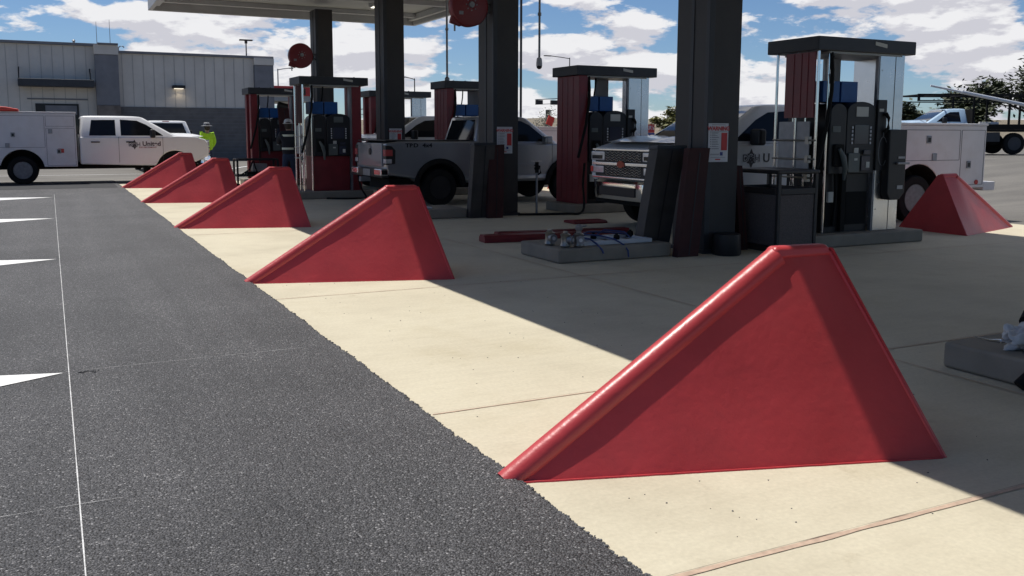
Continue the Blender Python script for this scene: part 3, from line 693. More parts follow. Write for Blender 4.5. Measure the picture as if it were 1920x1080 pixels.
lean((6.62, 14.86, 0), .40, .16, 1.34, .10, 'dark folded metal cover leaning on the column in front of the pickup rear wheel', M_darkgal)
lean((6.9, 14.7, 0), .30, .10, 1.30, .12, 'maroon metal strip leaning next to the dark cover at the pickup rear wheel', M_maroon, .2, False)
t = MB().lathe([(.17, 0), (.18, .02), (.165, .26), (.15, .27)], 'z', (0, 0, 0), 24).build('bucket', M_black); t.location = (7.52, 8.98, 0.001); tag(t, 'black bucket standing at the foot of the column beside the trash bin', 'bucket')
lean((7.98, 9.25, 0), .12, .5, 1.1, -.14, 'narrow maroon cover leaning on the right side of the column by the trash bin', M_maroon, 0, False)
lean((5.95, 26.1, .0), .3, .1, 2.2, -.12, 'tall maroon panel standing between the worker and the chrome tubes', M_maroon, .3, False)

# ================================================================== TRASH BIN
t = thing('trash_bin', (8.17, 8.80, 0), 'brown perforated trash bin with a raised square lid frame, beside the column', 'trash bin')
b = MB()
for (x0, y0) in ((0, 0), (.62, 0), (0, .86), (.62, .86)): b.box(x0, x0 + .05, y0, y0 + .05, 0, 1.02)
b.box(.05, .62, .0, .05, .0, .08).box(.05, .62, .86, .91, 0, .08).box(0, .05, .05, .86, 0, .08).box(.62, .67, .05, .86, 0, .08)
b.box(.05, .62, .0, .05, .74, .82).box(.05, .62, .86, .91, .74, .82).box(0, .05, .05, .86, .74, .82).box(.62, .67, .05, .86, .74, .82)
b.build('frame', M_binf, t, 0.008)
MB().box(.055, .615, .015, .045, .085, .735).box(.055, .615, .865, .895, .085, .735).box(.015, .045, .055, .855, .085, .735).box(.625, .655, .055, .855, .085, .735).build('perforated_panel', M_bin, t)
MB().box(-.015, .685, -.015, .925, 1.0, 1.055).build('lid', M_binf, t, 0.02)
MB().box(.06, .61, .06, .85, .05, .70).build('liner', M_black, t)

# ================================================================== PIPE FRAME + VALVES
t = thing('sump_frame', (5.62, 9.28, .174), 'white plastic pipe frame with blue hoses on the curb beside the leaning covers', 'pipe frame')
b = MB(); b.box(0, .98, .0, .05, 0, .05).box(0, .98, .52, .57, 0, .05).box(0, .05, .055, .515, 0, .05).box(.93, .98, .055, .515, 0, .05).box(.30, .34, .055, .515, 0, .045).box(.62, .66, .055, .515, 0, .045)
b.build('frame', M_pvc, t, 0.008)
b = MB()
for (px, py) in ((.07, .20), (.30, .28), (.52, .10), (.80, .25), (.92, .40), (.14, .42)): MB().lathe([(.035, .045), (.04, .06), (.035, .10), (.018, .105), (.018, .12)], 'z', (px, py, 0), 12).build('fitting', M_rubber, t)
b = MB()
b.tube([(.05, .35, .08), (.15, .2, .11), (.3, .1, .10), (.42, -.02, .06), (.50, -.09, .0), (.52, -.155, -.06), (.52, -.17, -.14)], .010, 8)
b.tube([(.0, .1, .09), (.08, .0, .08), (.12, -.08, .03), (.16, -.15, -.04), (.17, -.16, -.08)], .012, 8)
b.tube([(.3, .3, .06), (.5, .35, .14), (.7, .2, .12), (.72, .1, .06)], .010, 8); b.tube([(.12, .3, .1), (.3, .4, .12), (.6, .42, .1), (.85, .3, .07)], .012, 8)
b.build('hose', M_hose, t)
for i, (px, py, rr, lab) in enumerate(((5.30, 9.55, .0, 'left valve body of the three on the curb'), (5.36, 9.28, .6, 'middle valve body on the curb with a pale round end facing the camera'), (5.52, 9.24, -.3, 'right valve body on the curb next to the pipe frame'))):
    v = thing('valve', (px, py, .174), 'grey metal ' + lab, 'valve', rr, 'metal valves on the curb')
    MB().lathe([(.055, 0), (.065, .02), (.055, .05), (.055, .13), (.065, .15), (.03, .17), (.03, .19)], 'z', (0, 0, 0), 14).build('body', M_brass, v)
    MB().lathe([(.05, -.10), (.05, -.04)], 'y', (0, 0, .09), 12).build('flange', M_galv, v)
    MB().lathe([(.022, -.106), (.022, -.101)], 'y', (0, 0, .09), 10).build('port', M_sign, v)
    if i == 2: MB().lathe([(.03, .19), (.045, .21), (.045, .25), (.02, .27)], 'z', (0, 0, 0), 12).tube([(.0, 0, .24), (.09, 0, .25)], .012, 6).build('actuator', M_galv, v)
# row 3 tray
o = MB().box(0, .75, 0, .55, 0, .03).box(.1, .16, .1, .3, .03, .05).box(.4, .47, .15, .3, .03, .05).build('plastic_tray', M_pvc, None, .008); o.location = (5.25, 15.1, .174); tag(o, 'white plastic sump tray lying on the curb behind the second red guard', 'tray')

# red panels on the slab
def redpanel(x, y, l, w, h, rz, lab):
    t = thing('door_panel', (x, y, .002), lab, 'metal panel', rz, 'red dispenser panels lying on the slab')
    MB().prism([(0, 0), (w, 0), (w, h * .6), (w * .8, h), (w * .12, h), (0, h * .55)], 'x', 0, l).build('skin', M_dred, t, .004)
    MB().box(.05, l - .05, w * .35, w * .55, h + .001, h + .006).build('rib', M_dred, t)
redpanel(5.28, 11.35, 1.95, .28, .10, -.13, 'long red panel lying on the slab behind the pipe frame, nearer of two')
redpanel(5.68, 11.75, 2.1, .22, .09, -.12, 'long red panel lying on the slab just behind another, farther of two')
redpanel(7.75, 13.1, .62, .42, .05, -.05, 'short red panel flat on the slab below the dispenser with the red side panel')
# stand pipe with hose
t = thing('stand_pipe', (8.04, 15.0, 0), 'thin pale stand pipe with a black valve head, in front of the grey pickup door', 'stand pipe')
MB().tube([(0, 0, .01), (0, 0, .80)], .022, 10).build('pipe', M_galv, t); MB().lathe([(.16, 0), (.16, .012), (.03, .02)], 'z', (0, 0, .002), 20).build('foot', M_galv, t)
b = MB().tube([(0, 0, .78), (0, 0, .98)], .035, 10).tube([(-.05, 0, .92), (.05, -.02, .90), (.07, -.02, .78), (.0, 0, .74)], .018, 8).lathe([(.05, .84), (.05, .88)], 'z', (0, 0, 0), 12); b.build('valve_head', M_rubber, t)
pts = [(7.6, 14.9, .03), (8.0, 14.78, .03), (8.5, 14.65, .03), (8.75, 14.6, .04), (8.9, 14.72, .18), (8.98, 14.90, .55), (9.02, 14.92, .95)]
def smooth_pts(p, n=8):
    out = []
    for i in range(len(p) - 1):
        p0, p1, p2, p3 = (Vector(p[max(i - 1, 0)]), Vector(p[i]), Vector(p[i + 1]), Vector(p[min(i + 2, len(p) - 1)]))
        for k in range(n):
            u = k / n; out.append(0.5 * ((2 * p1) + (p2 - p0) * u + (2 * p0 - 5 * p1 + 4 * p2 - p3) * u * u + (3 * p1 - p0 - 3 * p2 + p3) * u ** 3))
    out.append(Vector(p[-1])); return out
tag(MB().tube(smooth_pts(pts), .022, 10).build('fuel_hose', M_rubber), 'black hose looping along the slab up to the dispenser with the red side panel', 'hose')
tag(MB().tube(smooth_pts([(5.6, 20.6, .02), (5.9, 20.35, .02), (6.2, 20.3, .02), (6.5, 20.5, .02), (6.4, 20.62, .3), (6.35, 20.75, .9)]), .02, 8).build('fuel_hose', M_rubber), 'black hose drooping from the dispenser with chrome tubes', 'hose')

# hanging conduits / cameras
for (x, y, z0, lab) in ((8.56, 15.9, 2.80, 'thin grey pole hanging from the canopy with a white dome camera at its end'),):
    t = thing('hanging_camera', (x, y, 0), lab, 'security camera')
    MB().tube([(0, 0, z0 + .1), (0, 0, CZ + .28)], .022, 10).build('drop_pole', M_galv, t)
    MB().lathe([(.035, z0 + .16), (.05, z0 + .14), (.06, z0 + .05), (.06, z0)], 'z', (0, 0, 0), 18).build('housing', M_sign, t)
    MB().lathe([(.055, z0), (.05, z0 - .035), (.02, z0 - .06)], 'z', (0, 0, 0), 18).build('dome', M_black, t)
    MB().lathe([(.035, 0), (.035, .06)], 'z', (0, 0, z0 + .95), 12).build('coupling', M_galv, t)
t = thing('conduit_drop', (8.84, 21.2, 0), 'thin grey conduit dropping from the canopy corner to the dispenser behind the pickup cab', 'conduit')
MB().tube([(0, 0, 2.74), (0, 0, CZ + .28)], .026, 10).build('pipe', M_galv, t); MB().lathe([(.06, 2.72), (.06, 2.85), (.03, 2.88)], 'z', (0, 0, 0), 12).build('junction', M_galv, t); MB().lathe([(.04, 4.0), (.04, 4.06)], 'z', (0, 0, 0), 12).build('coupling', M_galv, t)

# rag, putty knife, pipe on the near right curb
b = bmesh.new(); bmesh.ops.create_icosphere(b, subdivisions=5, radius=1)
for v in b.verts:
    n = mnoise.fractal(v.co * 1.7 + Vector((4, 1, 2)), 1.0, 2.0, 5); c = v.co * (1 + .55 * n)
    v.co = Vector((c.x * .17, c.y * .11, max(c.z * .10 + .06 + .04 * mnoise.noise(v.co * 3), 0.0)))
me = bpy.data.meshes.new('rag'); b.to_mesh(me); b.free(); me.materials.append(M_cloth); me.polygons.foreach_set('use_smooth', [True] * len(me.polygons))
o = bpy.data.objects.new('rag', me); COL.objects.link(o); o.location = (5.42, 3.55, .174); tag(o, 'crumpled white rag on the curb at the right edge', 'rag')
t = thing('scraper', (5.20, 3.60, .20), 'metal scraper with a thin curved blade pointing left from the rag', 'tool')
MB().tube([(.16, -.02, .04), (.06, 0, .03), (.0, .01, .03)], .011, 8).build('handle', M_chrome, t)
MB().tube([(.02, .01, .03), (-.05, .05, .035), (-.13, .1, .06)], [.014, .008, .003], 6).build('blade', M_steel, t)
o = MB().lathe([(.045, .0), (.05, .02), (.05, .07), (.02, .09)], 'z', (0, 0, 0), 16).build('cap', M_rubber); o.location = (5.36, 3.42, .174); tag(o, 'black cap beside the rag on the right edge curb', 'cap')
o = MB().tube([(0, 0, .03), (.26, -.10, .29), (.5, -.2, .55)], [.037, .034, .034], 16).build('black_pipe', M_rubber); o.location = (5.04, 3.36, .0); tag(o, 'black pipe end leaning against the curb at the right edge', 'pipe')
o = MB().tube([(0, 0, .0), (.12, .06, .03), (.4, .1, .05)], .035, 12).build('black_bag', M_rubber); o.location = (5.50, 3.66, .32); tag(o, 'black bundle behind the white rag at the right edge', 'bag')

# ================================================================== VEHICLES
def wheel(parent, x, y, r=.40, w=.26, side=1, rimmat=None, style='steel'):
    """side=+1: outer face towards +y"""
    s = side
    wh = MB().lathe([(.0, y + s * (w * .30)), (.045, y + s * (w * .42)), (.07, y + s * (w * .30)), (r * .40, y + s * (w * .16)), (r * .55, y + s * (w * .34)), (r * .60, y + s * (w * .47)), (r * .625, y + s * (w * .47))], 'y', (x, 0, r), 28).build('wheel', rimmat or M_galv, parent)
    MB().lathe([(r * .62, y + s * w * .46), (r * .70, y + s * w * .5), (r * .93, y + s * w * .47), (r * .985, y + s * w * .38), (r, y + s * w * .2), (r, y - s * w * .3), (r * .95, y - s * w * .48), (r * .6, y - s * w * .5)], 'y', (x, 0, r), 36).build('tyre', M_rubber, wh)
    b = MB()
    if style == 'steel':
        for i in range(8):
            a = 2 * PI * i / 8; b.lathe([(.036, y + s * w * .30), (.036, y + s * w * .40)], 'y', (x + r * .47 * math.sin(a), 0, r + r * .47 * math.cos(a)), 8)
        b.build('rim_hole', M_black, wh)
    else:
        for i in range(6):
            a = 2 * PI * i / 6; c, q = math.cos(a), math.sin(a)
            m = Matrix.Translation((x, 0, r)) @ Matrix.Rotation(a, 4, 'Y')
            b.box(-.03, .03, y + s * w * .30 if s > 0 else y - w * .40, y + s * w * .40 if s > 0 else y - w * .30, .05, r * .58, m)
        b.build('spoke', M_galv, wh)
    return wh
def well(parent, cx, cz, r, y0, y1, a0=5, a1=175):
    b = MB().prism(arc(cx, cz, r, a0, a1, 14) + arc(cx, cz, r - .012, a1, a0, 14), 'y', min(y0, y1), max(y0, y1)).build('wheel_well', M_rubber, parent)
    MB().prism(arc(cx, cz, r - .014, a0, a1, 12), 'y', min(y0, y0 + (.02 if y1 > y0 else -.02)), max(y0, y0 + (.02 if y1 > y0 else -.02))).build('wheel_well', M_rubber, parent)
def arc(cx, cz, r, a0, a1, n=12): return [(cx + r * math.cos(math.radians(a0 + (a1 - a0) * i / n)), cz + r * math.sin(math.radians(a0 + (a1 - a0) * i / n))) for i in range(n + 1)]
def greenhouse(t, body, xb0, xb1, xr0, xr1, zb, zr, wb, wr, doors, mat_=None, roof_glass=True):
    """tapered cab upper from belt rectangle xb0..xb1 to roof xr0..xr1; x forward"""
    # ribs so that roof is crowned
    b = MB(); bm = b.bm; n = 10; rows = []
    levels = [(0, 0), (.5, .5), (.86, .86), (.96, .955), (1.0, 1.0)]
    def ring(fz, fi, inset):
        x0 = xb0 + (xr0 - xb0) * fi + inset; x1 = xb1 + (xr1 - xb1) * fi - inset * 2.2; w = wb + (wr - wb) * fi - inset
        z = zb + (zr - zb) * fz; r = .10; pts = []
        for cx, cy, a0 in ((x1 - r, w - r, 0), (x0 + r, w - r, 90), (x0 + r, -w + r, 180), (x1 - r, -w + r, 270)):
            for k in range(4): a = math.radians(a0 + 30 * k); pts.append((cx + r * math.cos(a), cy + r * math.sin(a), z))
        return [bm.verts.new(p) for p in pts]
    rs = [ring(0, 0, 0), ring(.93, .93, 0), ring(.975, .97, .025), ring(1.0, 1.0, .09), ring(1.02, 1.0, .30)]
    for i in range(4):
        for k in range(16): j = (k + 1) % 16; bm.faces.new((rs[i][k], rs[i][j], rs[i + 1][j], rs[i + 1][k]))
    bm.faces.new(rs[-1]); bm.faces.new(rs[0][::-1])
    g = b.build('cab_roof', mat_, t)
    H = zr - zb
    def side_y(z): return wb + (wr - wb) * ((z - zb) / H) * 1.0 + .004
    for sgn in (-1, 1):
        for d in doors:
            b = MB(); pts = [(px, sgn * side_y(pz), pz) for px, pz in d]; pts2 = [(p[0], p[1] - sgn * .02, p[2]) for p in pts]
            b.hexa(pts, pts2); b.build('side_window', M_glass, g)
    def end(x0, x1, name, s, lo=.10, hi=.88, iw=.12):
        b = MB(); P = []
        for f, sg in ((lo, -1), (lo, 1), (hi, 1), (hi, -1)):
            w = (wb + (wr - wb) * f - iw); P.append((x0 + (x1 - x0) * f + s * .006, sg * w, zb + H * f))
        b.hexa(P, [(p[0] - s * .02, p[1], p[2]) for p in P]); b.build(name, M_glass, g, 0.004)
    end(xb1, xr1, 'windshield', 1, .03, .93, .10); end(xb0, xr0, 'rear_window', -1, .12, .86, .16)
    return g
def door_lines(t, xs, z0, z1, w):
    for x in xs:
        for s in (-1, 1): MB().box(x - .004, x + .004, s * w - .003, s * w + .003, z0, z1).build('door_gap', M_black, t, smooth=False)

def logo_door(t, x, y, z, s, sc=1.0, full=True):
    """company lettering: box emblem D&H + United; s = -1: read from -y, +1: read from +y"""
    fm = (lambda a, b_: face_front(x + a, y - .004, z + b_)) if s < 0 else (lambda a, b_: face_back(x - a, y + .004, z + b_))
    M_let = mat('lettering_dark', (0.06, 0.05, 0.055), 0.5); M_letr = mat('lettering_red', (0.30, 0.08, 0.09), 0.5)
    k = -1 if s < 0 else 1; cx = x - .27 * (1 if s < 0 else -1) * sc
    yy = y + k * .003; e = MB(); p = []
    for i in range(16):
        a = 2 * PI * i / 16; r = .15 * sc if i % 4 == 0 else (.085 * sc if i % 2 else .10 * sc); p.append((cx + r * math.cos(a) * 1.1, z + r * math.sin(a)))
    e.prism(p, 'y', yy - .0015, yy + .0015); e.build('door_emblem', M_let, t, smooth=False)
    text('D&H', .16 * sc, 'door_lettering', M_sign, t, (face_front(cx, y - .0065, z) if s < 0 else face_back(cx, y + .0065, z)), .011 * sc, ext=.001)
    text('D&H', .16 * sc, 'door_lettering', M_let, t, (face_front(cx, y - .008, z) if s < 0 else face_back(cx, y + .008, z)), .0, ext=.0008)
    if full:
        text('United', .19 * sc, 'door_lettering', M_let, t, fm(.21 * sc, .02), .005)
        text('ELECTRIC COMPANY', .052 * sc, 'door_lettering', M_letr, t, fm(.10 * sc, -.085 * sc), .001)
        text('505-000', .03 * sc, 'door_lettering', M_letr, t, fm(.22 * sc, -.14 * sc)) if False else None
    else:
        text('U', .19 * sc, 'door_lettering', M_let, t, fm(.02 * sc, .0), .003)

def service_truck(loc, rz, lab, body='service', paint=None, logo_side=0, front_detail=True, grey_body=False, rack=False, paintb=None, bh=1.66, lx=3.25):
    paint = paint or M_white
    t = thing('service_truck' if body == 'service' else 'flatbed_truck', loc, lab, 'truck', rz)
    fo = .34 if body == 'service' else 0
    WB = 4.12; Wd = .985; cb = 1.50 if body == 'service' else 2.05
    # lower cab, doors and fenders
    pts = [(cb, .56), (cb, 1.36)] + [(3.72, 1.36), (4.2, 1.385), (4.75, 1.36), (5.02, 1.28), (5.10, 1.14), (5.10, .78), (4.72, .60)] + arc(WB, .42, .52, 22, 158, 14) + [(3.56, .50), (3.4, .50)]
    lowers = MB().prism(pts, 'y', -Wd, Wd).build('cab_body', paint, t, 0.045, seg=4, ang=50)
    # hood crown
    b = MB(); bm = b.bm; rows = []
    for i in range(9):
        x = 3.66 + fo * .6 + (1.38 - fo * .6) * i / 8; row = []
        for j in range(11):
            u = -1 + 2 * j / 10; zz = 1.37 + .085 * (1 - abs(u) ** 4) * (1 - max(0, (i - 4) / 4) ** 2 * .9) + (.03 if .42 < abs(u) < .7 else 0) * (1 - (i / 8) ** 3)
            row.append(bm.verts.new((x - .10 * (i / 8) ** 3 * abs(u) ** 3, u * (.90 - .05 * i / 8), zz)))
        rows.append(row)
    for i in range(8):
        for j in range(10): bm.faces.new((rows[i][j], rows[i + 1][j], rows[i + 1][j + 1], rows[i][j + 1]))
    b.build('hood', paint, t)
    doors = [[(cb + .26, 1.395), (cb + .98, 1.395), (cb + .98, 1.86), (cb + .34, 1.85)], [(cb + 1.12, 1.395), (3.80, 1.395), (3.72, 1.46), (3.34, 1.72), (3.08, 1.84), (cb + 1.12, 1.87)]] if body == 'service' else \
        [[(cb + .32, 1.40), (3.42, 1.40), (3.34, 1.46), (2.98, 1.74), (2.80, 1.82), (cb + .36, 1.83)]]
    gh = greenhouse(t, lowers, cb, 3.86 + fo, cb + .06, 2.90 + fo * .85, 1.36, 1.97, .965, .77, doors, paint)
    door_lines(t, (cb + 1.05, 3.78) if body == 'service' else (cb + .2, 3.50), .60, 1.36, Wd + .0005)
    b = MB()
    for s in (-1, 1):
        for hx in ((cb + .30, 2.75) if body == 'service' else (cb + .30,)):
            b.box(hx, hx + .24, s * (Wd + .012) - .014, s * (Wd + .012) + .014, 1.19, 1.225)
    b.build_each('door_handle', M_black, t, bevel=0.006)
    for s in (-1, 1):
        m = MB().box(3.08 + fo, 3.22 + fo, s * 1.10 - .12, s * 1.10 + .12, 1.33, 1.58).build('mirror', M_black, t, 0.04, seg=3)
        MB().box(3.12 + fo, 3.18 + fo, min(s * .93, s * 1.0), max(s * .93, s * 1.0), 1.34, 1.40).build('mirror_arm', M_black, m)
    # under body
    MB().box(-1.2, 4.8, -.62, .62, .42, .60).box(3.5, 4.75, -.93, .93, .55, .95).build('chassis', M_rubber, t)
    b = MB()
    for s in (-1, 1):
        well(t, WB, .42, .515, s * .5, s * .975)
        if body == 'service': well(t, 0, .44, .556, s * .53, s * 1.015)
    wr = M_light if body == 'service' else M_bronze
    for wx in (0, WB):
        for s in (-1, 1): wheel(t, wx, s * .86, 0.405 if body == 'service' else .47, .26, s, M_rim if body == 'service' else M_fascia)
    # front end
    if front_detail:
        g = MB().box(5.098, 5.125, -.80, .80, .82, 1.24).build('grille', M_black, t, .006)
        b = MB()
        for z0, z1 in ((1.235, 1.268), (1.005, 1.055), (.80, .83)): b.box(5.11, 5.16, -.84, .84, z0, z1)
        b.build('grille_bar', M_chrome, g, .008)
        b = MB()
        for zz in (.86, .90, .94, .98, 1.085, 1.125, 1.165, 1.205):
            b.tube([(5.132, -.50 + .03125 * i, zz + (.012 if i % 4 < 2 else -.006)) for i in range(33)], .0055, 5)
        b.build('mesh_insert', M_chrome, g)
        MB().prism([(-.11, .995), (-.05, .995), (-.05, .975), (.05, .975), (.05, .995), (.11, .995), (.09, 1.06), (.05, 1.06), (.05, 1.08), (-.05, 1.08), (-.05, 1.06), (-.09, 1.06)], 'x', 5.161, 5.172).build('emblem', mat('emblem_gold', (.25, .05, .03), .3, .6), g)
        for s in (-1, 1):
            h = MB().box(5.06, 5.135, min(s * .53, s * .93), max(s * .53, s * .93), 1.075, 1.225).build('headlight', M_light, t, .02)
            MB().box(5.136, 5.142, min(s * .58, s * .88), max(s * .58, s * .88), 1.10, 1.16).build('lens', M_glass, h)
            h2 = MB().box(5.06, 5.13, min(s * .55, s * .94), max(s * .55, s * .94), .87, .995).build('headlight', M_light, t, .02)
            MB().box(5.131, 5.137, min(s * .86, s * .93), max(s * .86, s * .93), .89, .98).build('turn_lamp', M_orange, h2)
        # chrome bumper wraps the corners
        b = MB(); bm = b.bm; prof = [(0, .50), (.05, .48), (.07, .56), (.07, .74), (.03, .785), (0, .785)]
        rows = []
        for i in range(17):
            u = -1 + i / 8; yy = u * .99; xx = 5.22 - .26 * abs(u) ** 5
            rows.append([bm.verts.new((xx - .06 + a, yy, z)) for a, z in prof])
        for i in range(16):
            for j in range(5): bm.faces.new((rows[i][j], rows[i + 1][j], rows[i + 1][j + 1], rows[i][j + 1]))
        b.build('front_bumper', M_chrome, t)
        MB().box(5.226, 5.236, -.50, .50, .54, .68).build('bumper_intake', M_black, t, .01)
        MB().box(5.0, 5.12, -.8, .8, .40, .52).build('air_dam', M_rubber, t, .02)
    else:
        MB().box(5.06, 5.22, -.96, .96, .48, .72).build('front_bumper', M_chrome if body == 'service' else M_black, t, .03)
        MB().box(5.09, 5.12, -.8, .8, .8, 1.22).build('grille', M_black, t, .01)
        for s in (-1, 1): MB().box(5.05, 5.125, min(s * .55, s * .95), max(s * .55, s * .95), .95, 1.2).build('headlight', M_light, t, .02)
    if body == 'service':
        mb = paintb or M_whitebody
        sb = []
        for s in (-1, 1):
            y0, y1 = (.52, 1.02) if s > 0 else (-1.02, -.52)
            p = [(-1.62, .56)] + [(-.56, .56)] + arc(0, .44, .56, 168, 12, 14) + [(.56, .50), (1.42, .50), (1.42, bh), (-1.62, bh)]
            o = MB().prism(p, 'y', y0, y1).build('side_box', mb, t, 0.012)
            yo = s * 1.023
            b = MB()
            for (xa, xb_, za, zb_) in ((-1.58, -1.0, .62, bh - .08), (-.96, .60, 1.06, bh - .08), (.64, 1.38, .54, min(bh - .08, 1.60))) + (((.64, 1.38, 1.66, bh - .08),) if bh > 1.8 else ()):
                for q in ((xa, xb_, za - .005, za + .003), (xa, xb_, zb_ - .003, zb_ + .005), (xa - .004, xa + .004, za, zb_), (xb_ - .004, xb_ + .004, za, zb_)):
                    b.box(q[0], q[1], min(yo, yo - s * .002), max(yo, yo - s * .002) + .001, q[2], q[3])
            b.build('door_seam', M_ink, o, smooth=False)
            b = MB()
            for (hx, hz) in ((-1.2, .98), (-.20, 1.42), (.95, .95), (-.35, 1.12), (.75, 1.52)): b.box(hx - .055, hx + .055, min(yo, yo + s * .012), max(yo, yo + s * .012), hz - .07, hz + .06)
            b.build_each('latch', M_galv, o, bevel=.008)
            b = MB()
            for (hx, hz) in ((-1.2, .98), (-.20, 1.42), (.95, .95)): b.box(hx - .03, hx + .03, min(yo + s * .0125, yo + s * .018), max(yo + s * .0125, yo + s * .018), hz - .045, hz + .03)
            b.build_each('latch_recess', M_black, o)
            MB().box(.93, 1.08, min(yo, yo + s * .01), max(yo, yo + s * .01), .90, 1.02).build('marker_lamp', M_tail, o, .01)
            MB().lathe([(.045, 0), (.045, .01)], 'y', (-1.42, yo if s > 0 else yo - .01, .66), 14).build('marker_lamp', M_tail, o)
            MB().box(-1.64, 1.44, min(s * .50, s * 1.035), max(s * .50, s * 1.035), bh + .002, bh + .04).build('top_rail', mb, o, .008)
        MB().box(-1.60, 1.40, -.518, .518, .60, 1.10).build('load_floor', mb, t); MB().box(1.36, 1.41, -.518, .518, 1.10, bh).build('bulkhead', mb, t)
        MB().box(-1.95, -1.64, -1.0, 1.0, .50, .66).build('rear_bumper', mb, t, .015)
    else:
        MB().box(-1.3, 1.95, -1.079, 1.079, .98, 1.08).box(-1.3, 1.95, -1.12, -1.08, 1.08, 1.30).box(-1.3, 1.95, 1.08, 1.12, 1.08, 1.30).box(1.86, 1.95, -1.079, 1.079, 1.08, 1.95).build('flatbed', M_rubber, t, .01)
        MB().box(.7, 1.8, -1.08, -.7, .55, .96).box(.7, 1.8, .7, 1.08, .55, .96).build('tool_box', M_fascia, t, .01)
        b = MB()
        for s in (-1, 1):
            b.box(-1.8, 4.3, s * .95 - .04, s * .95 + .04, 2.52, 2.60); b.box(-1.8, 4.3, s * .95 - .03, s * .95 + .03, 2.28, 2.33)
            for px in (-1.2, .3, 1.85): b.box(px - .04, px + .04, s * .95 - .04, s * .95 + .04, 1.0, 2.52)
            b.box(4.2, 4.3, s * .95 - .04, s * .95 + .04, 2.28, 2.60)
        for px in (-1.6, -.4, .8, 2.0, 3.2, 4.25): b.box(px - .03, px + .03, -.95, .95, 2.53, 2.58)
        b.build('pipe_rack', M_rubber, t, .008)
        for (hx, hy, c) in ((1.5, -.6, M_white), (1.2, -.8, M_blue), (.5, -.7, M_hat), (.1, -.8, M_whitebody)):
            MB().box(hx - .22, hx + .2, hy - .18, hy + .18, 1.085, 1.42).build('cargo_box', c, t, .03)
    if logo_side: logo_door(t, lx, logo_side * Wd, 1.13, logo_side, 1.0, not grey_body)
    return t
# left truck: faces +x, we see its -y side
TL = service_truck((-.72, 30.62, .01), 0, 'white service truck with United lettering on its door, facing right at far left', logo_side=-1, bh=2.03)
# centre truck: faces -x (rotated), we see its +y (local) side
TC = service_truck((13.33, 12.0, .001), PI, 'white service truck with chrome grille and D&H door emblem, behind the steel-sided dispenser', logo_side=1, grey_body=True, lx=3.24)
TC.scale = (1.05, 1, 1)
MB().prism([(0, 0), (.34, 0), (.12, .14), (.05, .15)], 'y', -.02, .02, Matrix.Translation((2.3, .35, 1.96)) @ Matrix.Rotation(PI, 4, 'Z')).build('antenna_fin', M_black, TC, .008)
TB = service_truck((12.25, 24.4, .001), PI, 'white service truck mostly hidden between the third column and the grey pickup cab', front_detail=False)
# flatbed on the right lot
TF = service_truck((37.85, 26.85, .66), PI - .4636, 'pale blue pickup with black flatbed and overhead pipe rack on the lot at right', 'flatbed', M_paleblue, front_detail=False)
cp = thing('conduit_pipe', (0, 0, 0), 'long pale pipe slanting down from the rack of the flatbed truck', 'pipe')
p0 = Vector((33.2, 27.0, 3.55)); p1 = Vector((39.0, 24.0, 2.25)); bpy.data.objects.remove(cp)
o = MB().tube([Vector((0, 0, 0)), (p1 - p0) * .2, (p1 - p0) * .2 + Vector((0, 0, -.0)), p1 - p0], [.045, .045, .075, .075], 12).build('conduit_pipe', M_pvc); o.location = p0; tag(o, 'long pale pipe slanting down from the rack of the flatbed truck', 'pipe')
# red cover lying on the left truck
b = MB(); b.prism([(-1.6, 0), (1.0, 0), (1.02, .06), (.7, .12), (-.2, .17), (-1.6, .17)], 'y', -.4, .4); o = b.build('red_cover', mat('bright_red', (.65, .05, .03), .35), None, .04, seg=3); o.location = (-1.75, 29.9, 2.085); tag(o, 'bright red curved cover on top of the left service truck box', 'cover')

